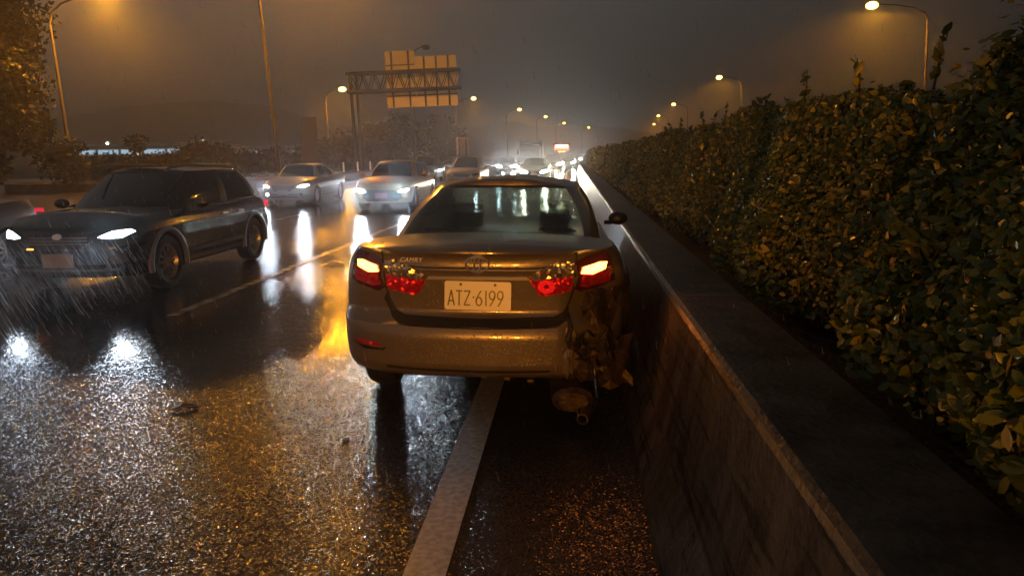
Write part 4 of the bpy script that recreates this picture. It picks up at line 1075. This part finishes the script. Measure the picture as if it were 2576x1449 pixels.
# truck and bus
def truck(x, y):
    r = empty('truck', (x+curve_off(y), y, 0), 0, 'tipper truck with orange lit cab left of the far bus', 'truck')
    m_ = MB(); m_.box(-1.15, 1.15, 0, 1.9, .6, 2.75, .12); m_.build('cab', 'p_gold', r, True)
    m_ = MB(); m_.box(-1.0, 1.0, -.03, .02, 1.35, 1.95, .01); m_.build('windscreen', 'dglass', r)
    m_ = MB(); m_.box(-1.3, 1.3, 2.1, 7.5, 1.0, 2.95, .05); m_.box(-1.32, 1.32, 2.0, 2.15, 2.9, 3.15); m_.build('tipper_body', 'darksteel', r)
    m_ = MB(); m_.box(-1.1, 1.1, .1, 7.2, .55, .85); m_.build('chassis', 'darksteel', r)
    for sx in (-1, 1):
        for yy in (.9, 5.2, 6.4):
            m_ = MB(); m_.lathe([(-.15, .2), (-.15, .48), (-.1, .5), (.1, .5), (.15, .48), (.15, .2)], 20, 'x', (sx*1.0, yy, .5), True); m_.build('wheel', 'rubber', r, True)
        m_ = MB(); m_.box(sx*.85-.15, sx*.85+.15, -.05, .0, .68, .84, .02); m_.build('headlight', 'plastic', r)
        m_ = MB(); m_.tube([(sx*1.15, .1, 2.3), (sx*1.38, 0, 2.25), (sx*1.38, 0, 1.7)], .03); m_.box(sx*1.38-.1, sx*1.38+.1, -.04, .03, 1.65, 2.1, .02); m_.build('door_mirror', 'plastic', r)
truck(-5.4, 86)
def bus(x, y):
    r = empty('bus', (x+curve_off(y), y, 0), 0, 'far bus with a glowing red and yellow destination display', 'bus')
    m_ = MB(); m_.box(-1.2, 1.2, 0, 10, .35, 3.1, .15); m_.build('body', 'p_dark', r, True)
    m_ = MB(); m_.box(-1.05, 1.05, -.03, .02, 1.0, 2.2, .01); m_.build('windscreen', 'dglass', r)
    o = MB().box(-1.0, 1.0, -.06, .0, 2.22, 2.95, .02).build('destination_display', 'led', r)
    m_ = MB(); m_.box(-.80, .80, -.075, -.061, 2.52, 2.86); m_.build('display_text', 'led2', o)
    m_ = MB(); m_.box(-.5, .5, -.07, -.02, 1.9, 2.08); m_.build('route_display', 'orangelamp', r)
    for sx in (-1, 1):
        m_ = MB(); m_.box(sx*.85-.14, sx*.85+.14, -.05, .0, .6, .8, .02); m_.build('headlight', 'heady', r)
        for yy in (2.2, 7.5): m_ = MB(); m_.lathe([(-.15, .2), (-.15, .46), (.15, .46), (.15, .2)], 20, 'x', (sx*1.03, yy, .48), True); m_.build('wheel', 'rubber', r, True)
bus(-3.2, 106)

# ------------------------------------------------------------------ street lamps
def street_lamp(x, y, z, arm, label, energy=1500, lit=True, lean=-2.2, h=None, er=.16):
    """(x,y) foot; lamp head at height z, arm reaching 'arm' metres sideways"""
    r = empty('street_lamp', (x, y, 0), 0, label, 'street lamp', 'sodium street lamps along the motorway')
    r.rotation_euler = (0, math.radians(lean), 0)
    sg = 1 if arm > 0 else -1; a = abs(arm)
    zt = z-.55
    pts = [(0, 0, -.3), (0, 0, 1), (0, 0, zt*.6), (0, 0, zt-.8), (sg*a*.06, 0, zt-.25), (sg*a*.22, 0, zt+.15), (sg*a*.5, 0, zt+.42), (sg*a*.8, 0, zt+.55)]
    MB().tube(pts, [.12, .115, .09, .07, .06, .05, .045, .04], 10).build('pole', 'pole', r, True)
    hx = sg*(a*.8+.35)
    hd = MB(); hd.ell((hx, 0, z+.06), (.46, .17, .11), 9); hd.build('lamp_head', 'pole', r, True)
    m_ = MB(); m_.ell((hx+.04*sg, 0, z-.05), (.42, .34, .26), 8); m_.build('lens', 'sod' if lit else 'pole', r, True)
    if lit:
        l = bpy.data.lights.new('lamp_light', 'SPOT'); l.energy = energy; l.color = SODIUM; l.spot_size = math.radians(172); l.spot_blend = .35; l.shadow_soft_size = .22
        o = bpy.data.objects.new('lamp_light', l); C.objects.link(o); o.parent = r; o.location = (hx, 0, z-.24)
    return r
E0 = 12500
street_lamp(-28.0, 40, 10.4, 3.8, 'leaning lamp pole at the planter on the far left', E0)
street_lamp(-17.2, 43, 13.4, 4.3, 'tall lamp pole rising out of the frame above the pale sedan', E0*1.3, lean=-3)
street_lamp(-28.2, 86, 9.3, 2.2, 'lamp with a round orange glow left of the gantry post', E0)
street_lamp(-15.9, 75, 12.2, 1.4, 'unlit lamp pole standing behind the gantry sign panels', 0, False, 0)
street_lamp(-19.6, 128, 11.1, 3.4, 'first lit lamp right of the gantry sign panels', E0, lean=-1)
street_lamp(-14.6, 170, 11.6, 3.2, 'second lit lamp right of the gantry', E0, lean=-1)
street_lamp(-9.6, 208, 11.8, 2.6, 'third lit lamp right of the gantry, above the truck', E0, lean=-1)
street_lamp(-5.3, 250, 11.7, 3, 'fourth lit lamp right of the gantry, above the bus', E0, lean=-1)
street_lamp(3.8, 300, 11.8, 3, 'last and smallest lit lamp before the hedge on the left row', E0, lean=-1)
street_lamp(25.9, 58, 12.05, -4.4, 'nearest lamp above the hedge at the top right with a wide glow', E0)
street_lamp(24.4, 111, 12.2, -3.4, 'second lamp above the hedge with a fan of light below it', E0)
street_lamp(25.4, 168, 12.1, -3.2, 'third lamp above the hedge, upper one of the small group', E0)
street_lamp(27.8, 220, 12.2, -3, 'fourth lamp above the hedge in the small group', E0)
street_lamp(33, 280, 12.1, -3, 'lowest lamp of the small group above the hedge', E0)


# ------------------------------------------------------------------ sign gantry, signs, boards
def gantry():
    r = empty('sign_gantry', (-17.3, 60, 0), 0, 'steel cantilever gantry seen from behind carrying orange lit sign panels', 'sign gantry')
    r.rotation_euler = (0, math.radians(-1.2), 0)
    MB().tube([(-.25, 0, -.2), (-.25, 0, 8.2)], .14, 10).tube([(.25, 0, -.2), (.25, 0, 8.2)], .14, 10).build('post', 'darksteel', r, True)
    m_ = MB()
    for z in (6.75, 8.15):
        for y in (-.4, .4): m_.tube([(-.5, y, z), (8.6, y, z)], .13, 8)
    n = 18
    for i in range(n):
        x = -.3+8.9*i/n; x2 = -.3+8.9*(i+1)/n
        for y in (-.4, .4): m_.tube([(x, y, 6.75 if i % 2 else 8.15), (x2, y, 8.15 if i % 2 else 6.75)], .04, 5)
        m_.tube([(x, -.4, 8.15), (x2, .4, 8.15)], .03, 5)
    m_.build('truss', 'darksteel', r)
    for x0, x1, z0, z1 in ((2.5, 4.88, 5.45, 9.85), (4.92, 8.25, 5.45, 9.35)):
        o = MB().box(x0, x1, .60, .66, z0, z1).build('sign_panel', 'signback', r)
        m_ = MB()
        for k in range(2 if x1 < 5 else 3):
            xs = x0+(x1-x0)*(.22+.58*k/(1 if x1 < 5 else 2)); m_.box(xs-.06, xs+.06, .45, .598, z0+.02, z1-.02)
        for z in (z0+.9, z1-1.1): m_.box(x0+.02, x1-.02, .52, .597, z-.04, z+.04)
        m_.build('stiffener', 'darksteel', o)
gantry()
def psign():
    r = empty('roadside_sign', (-12.9, 88, 0), 0, 'small upright sign on two posts seen from behind, below the first lit lamp', 'sign')
    o = MB().box(-.75, .75, 0, .05, 1.75, 3.75).build('sign_panel', 'amber_board', r)
    for x in (-.42, .42): MB().tube([(x, -.07, -.1), (x, -.07, 3.6)], .055, 8).build('post', 'darksteel', r, True)
psign()
r = empty('tall_board', (-21.4, 60, 0), 0, 'tall narrow brown board standing right of the tall lamp pole', 'board')
MB().box(-.65, .65, 0, .15, .9, 4.9).build('panel', 'brown', r); MB().box(-.12, .12, .16, .3, -.1, 4.8).build('post', 'pole', r)
for i, (x, y, lb) in enumerate(((-15.4, 49.5, 'white marker post nearest the gantry post'), (-15.3, 52.5, 'white marker post in the middle of the three'), (-15.2, 55.5, 'white marker post closest to the hatchback roof'))):
    r = empty('marker_post', (x, y, 0), 0, lb, 'marker post', 'marker posts by the gantry')
    MB().tube([(0, 0, -.1), (0, 0, 1.5)], .06, 8).build('post', 'plate', r, True)
    MB().box(-.2, .2, -.07, -.065, 1.3, 1.75).build('plate', 'brown', r)
# planter at the foot of the left lamp pole
r = empty('planter', (-28, 39.5, 0), 0, 'low round kerbed planter around the foot of the leaning lamp pole', 'planter')
MB().lathe([(-.1, 3.0), (.42, 3.0), (.48, 2.95), (.48, 2.75), (.3, 2.7)], 40, 'z').build('kerb', 'concrete', r, True)
MB().lathe([(.32, .001), (.30, 2.72)], 40, 'z').build('earth', 'soil', r)
# lit factory buildings far on the left
def factory(x, y, w_, h, n, label, z0=0.):
    r = empty('factory', (x, y, 0), 0, label, 'building')
    MB().box(0, w_, 0, 14, 0, h).build('wall', 'wallp', r)
    MB().add([(-.5, -.6, h+.01), (w_+.5, -.6, h+.01), (w_+.5, 14.6, h+.01), (-.5, 14.6, h+.01), (-.5, -.6, h+.25), (w_+.5, -.6, h+.25), (w_+.5, 14.6, h+.25), (-.5, 14.6, h+.25), (-.5, 7, h+1.0), (w_+.5, 7, h+1.0)],
             [(0, 1, 5, 4), (4, 5, 9, 8), (8, 9, 6, 7), (2, 3, 7, 6), (0, 4, 8, 7, 3), (1, 2, 6, 9, 5), (0, 3, 2, 1)]).build('roof', 'roofp', r)
    for k in range(n):
        a = w_*(k+.06)/n; b_ = w_*(k+.94)/n
        MB().box(a, b_, -.05, -.004, h-1.25, h-.35).build('window', 'litfront', r)  # glowing boxes added in place of lamp light on the factory front
    for k in range(3): MB().box(w_*(.2+.25*k), w_*(.2+.25*k)+1.8, -.05, -.004, .3, 2.5).build('door', 'litfront2', r)
factory(-103, 148, 30, 4.2, 6, 'long low factory with a bluish glow strip added for its lit front, on the left')
factory(-87, 178, 21, 3.7, 5, 'second lower factory with dim added glow strips right of the long one')
YL = [(148, 376, 60, 'greenish white yard lamp beside the leaning pole'), (155, 405, 62, 'small blue white yard lamp low beside the leaning pole'), (333, 372, 110, 'bright yard lamp under the long factory roof'), (468, 375, 112, 'yard lamp at the right end of the long factory'),
      (590, 374, 108, 'upper yard lamp of the stacked pair between the factories'), (590, 384, 106, 'lower yard lamp of the stacked pair between the factories'), (846, 405, 100, 'teal yard lamp beside the lamp pole left of the gantry'), (783, 383, 120, 'dim yard lamp cluster by the brown board'),
      (258, 345, 130, 'faint high lamp above the long factory roof'), (510, 343, 135, 'faint high lamp above the bushes between the factories')]
for px, py, y, lb in YL:
    x = (px-VX)/F*y*1.015; z = H-(py-VY)/F*y*1.03
    r = empty('yard_lamp', (x, y, 0), 0, lb, 'lamp', 'distant yard lamps on the left')
    MB().tube([(0, 0, -.2), (0, 0, z)], .05, 6).build('pole', 'pole', r)
    MB().ell((0, -.05, z), (.26, .2, .22), 6).build('lens', 'yard', r, True)
# brake and signal lamps of vehicles beyond the hedge
for px, py, y, m0, lb in ((1575, 375, 70, 'redfar', 'red signal lamp on a post showing over the far hedge'), (1615, 372, 55, 'orangelamp', 'orange signal lamp just above the hedge top'), (1628, 360, 62, 'orangelamp', 'higher orange signal lamp above the hedge')):
    x = (px-VX)/F*y; z = H-(py-VY)/F*y*1.03
    r = empty('signal_lamp', (x, y, 0), 0, lb, 'signal lamp', 'signal lamps beyond the hedge')
    MB().tube([(0, 0, -.2), (0, 0, z)], .05, 6).build('post', 'darksteel', r)
    MB().lathe([(-.05, .001), (-.06, .10), (.05, .12), (.06, .001)], 14, 'y', (0, 0, z)).build('lens', m0, r, True)

# ------------------------------------------------------------------ debris on the road
def shard(loc, rz, s_, m, label):
    vs = [(0, 0, .004), (.10, .03, .03), (.22, .01, .02), (.30, .06, .006), (.24, .10, .012), (.12, .12, .045), (.03, .08, .02)]
    vs = [(x*s_, y*s_, z*s_) for x, y, z in vs]; n = len(vs); V2 = vs+[(x, y, z-.012) for x, y, z in vs]
    o = obj('debris', V2, [tuple(range(n))]+[tuple(reversed(range(n, 2*n)))]+[(i, i+n, (i+1) % n+n, (i+1) % n) for i in range(n)], m, None, False)
    o.location = loc; o.rotation_euler = (0, 0, rz); tag(o, label, 'debris')
shard((-2.62, 4.42, .014), .3, .55, 'plastic', 'black plastic shard lying on the wet road near the headlight reflection')
shard((-3.78, 10.8, .014), .2, 1.1, 'plate', 'pale broken shard on the lane line beyond the sedan')
shard((-1.32, 3.95, .008), 1., .2, 'plastic', 'tiny dark crumb of plastic left of the sedan wheel')

# ------------------------------------------------------------------ rain: fine falling drops
M['rain'] = bpy.data.materials.new('rain_water'); M['rain'].use_nodes = True
n = M['rain'].node_tree.nodes; l = M['rain'].node_tree.links; n.remove(n['Principled BSDF'])
t1 = n.new('ShaderNodeBsdfTransparent'); t2 = n.new('ShaderNodeBsdfTranslucent'); t2.inputs[0].default_value = (.9, .95, 1, 1); mx = n.new('ShaderNodeMixShader'); mx.inputs[0].default_value = .30
l.new(t1.outputs[0], mx.inputs[1]); l.new(t2.outputs[0], mx.inputs[2]); l.new(mx.outputs[0], n['Material Output'].inputs[0])
def rain():
    P = []; D = []; Ln = []; Wd = []
    def cloud(n, x0, x1, y0, y1, z0, z1, L, wd, sl):
        for _ in range(n):
            P.append((rng.uniform(x0, x1), rng.uniform(y0, y1), rng.uniform(z0, z1))); D.append((sl+rng.normal(0, .05), rng.normal(0, .05), -1)); Ln.append(L*rng.uniform(.5, 1.3)); Wd.append(wd)
    cloud(1500, -7.3, -4.7, 5.6, 8.05, .16, .74, .17, .0012, .55)
    cloud(400, -7.6, -4.6, 4.8, 6.6, .05, .50, .17, .0013, .55)
    cloud(5000, -6, 5, 1.8, 9, .1, 5.0, .035, .0008, .2)
    P_ = np.array(P); D_ = np.array(D); D_ /= np.linalg.norm(D_, axis=1)[:, None]; L_ = np.array(Ln)[:, None]; W_ = np.array(Wd)[:, None]
    s1 = np.cross(D_, [0, 1, 0]); s1 /= np.linalg.norm(s1, axis=1)[:, None]; s2 = np.cross(D_, s1)
    a = P_-D_*L_/2; b = P_+D_*L_/2
    V = np.stack([a+s1*W_*.3, a-s1*W_*.15+s2*W_*.26, a-s1*W_*.15-s2*W_*.26, b+s1*W_, b-s1*W_*.5+s2*W_*.87, b-s1*W_*.5-s2*W_*.87], 1).reshape(-1, 3)
    b0 = np.arange(len(P_))[:, None]*6
    Fq = np.concatenate([b0+np.array([[0, 1, 4, 3]]), b0+np.array([[1, 2, 5, 4]]), b0+np.array([[2, 0, 3, 5]])], 0)
    o = fastobj('rain', V, Fq, 'rain'); tag(o, 'fine rain drops falling through the headlight beams', 'rain', None, 'stuff')
rain()

# ------------------------------------------------------------------ spray thrown up in front of the moving cars
def spray(name_label, blobs, dens):
    m_ = bpy.data.materials.new('road_spray'); m_.use_nodes = True
    n = m_.node_tree.nodes; l = m_.node_tree.links; n.remove(n['Principled BSDF'])
    pv = n.new('ShaderNodeVolumePrincipled'); pv.inputs['Color'].default_value = (.92, .95, 1, 1); pv.inputs['Density'].default_value = dens; pv.inputs['Anisotropy'].default_value = .5
    l.new(pv.outputs[0], n['Material Output'].inputs['Volume'])
    mb = MB()
    for c, r in blobs: mb.ell(c, r, 10)
    tag(mb.build('spray', m_), name_label, 'spray', None, 'stuff')
spray('spray and mist around the front of the black crossover', [((-6.0, 7.2, .48), (1.3, .95, .45))], .022)
spray('spray in front of the two nearest oncoming cars', [((-5.7, 21.0, .62), (1.7, 1.3, .6)), ((-9.85, 23.7, .60), (1.7, 1.3, .6))], .05)
spray('mist over the queue of far headlights', [((-2.0, 66, 1.2), (5.5, 26, 1.15))], .009)

# ------------------------------------------------------------------ haze
hz = bpy.data.materials.new('rain_haze'); hz.use_nodes = True
n = hz.node_tree.nodes; l = hz.node_tree.links; n.remove(n['Principled BSDF'])
pv = n.new('ShaderNodeVolumePrincipled'); pv.inputs['Color'].default_value = (.9, .9, .9, 1); pv.inputs['Density'].default_value = .0027; pv.inputs['Anisotropy'].default_value = .8
l.new(pv.outputs[0], n['Material Output'].inputs['Volume'])
hb = MB().box(-880, 880, -55, 1400, -1.1, 112).build('haze', hz); tag(hb, kind='stuff')
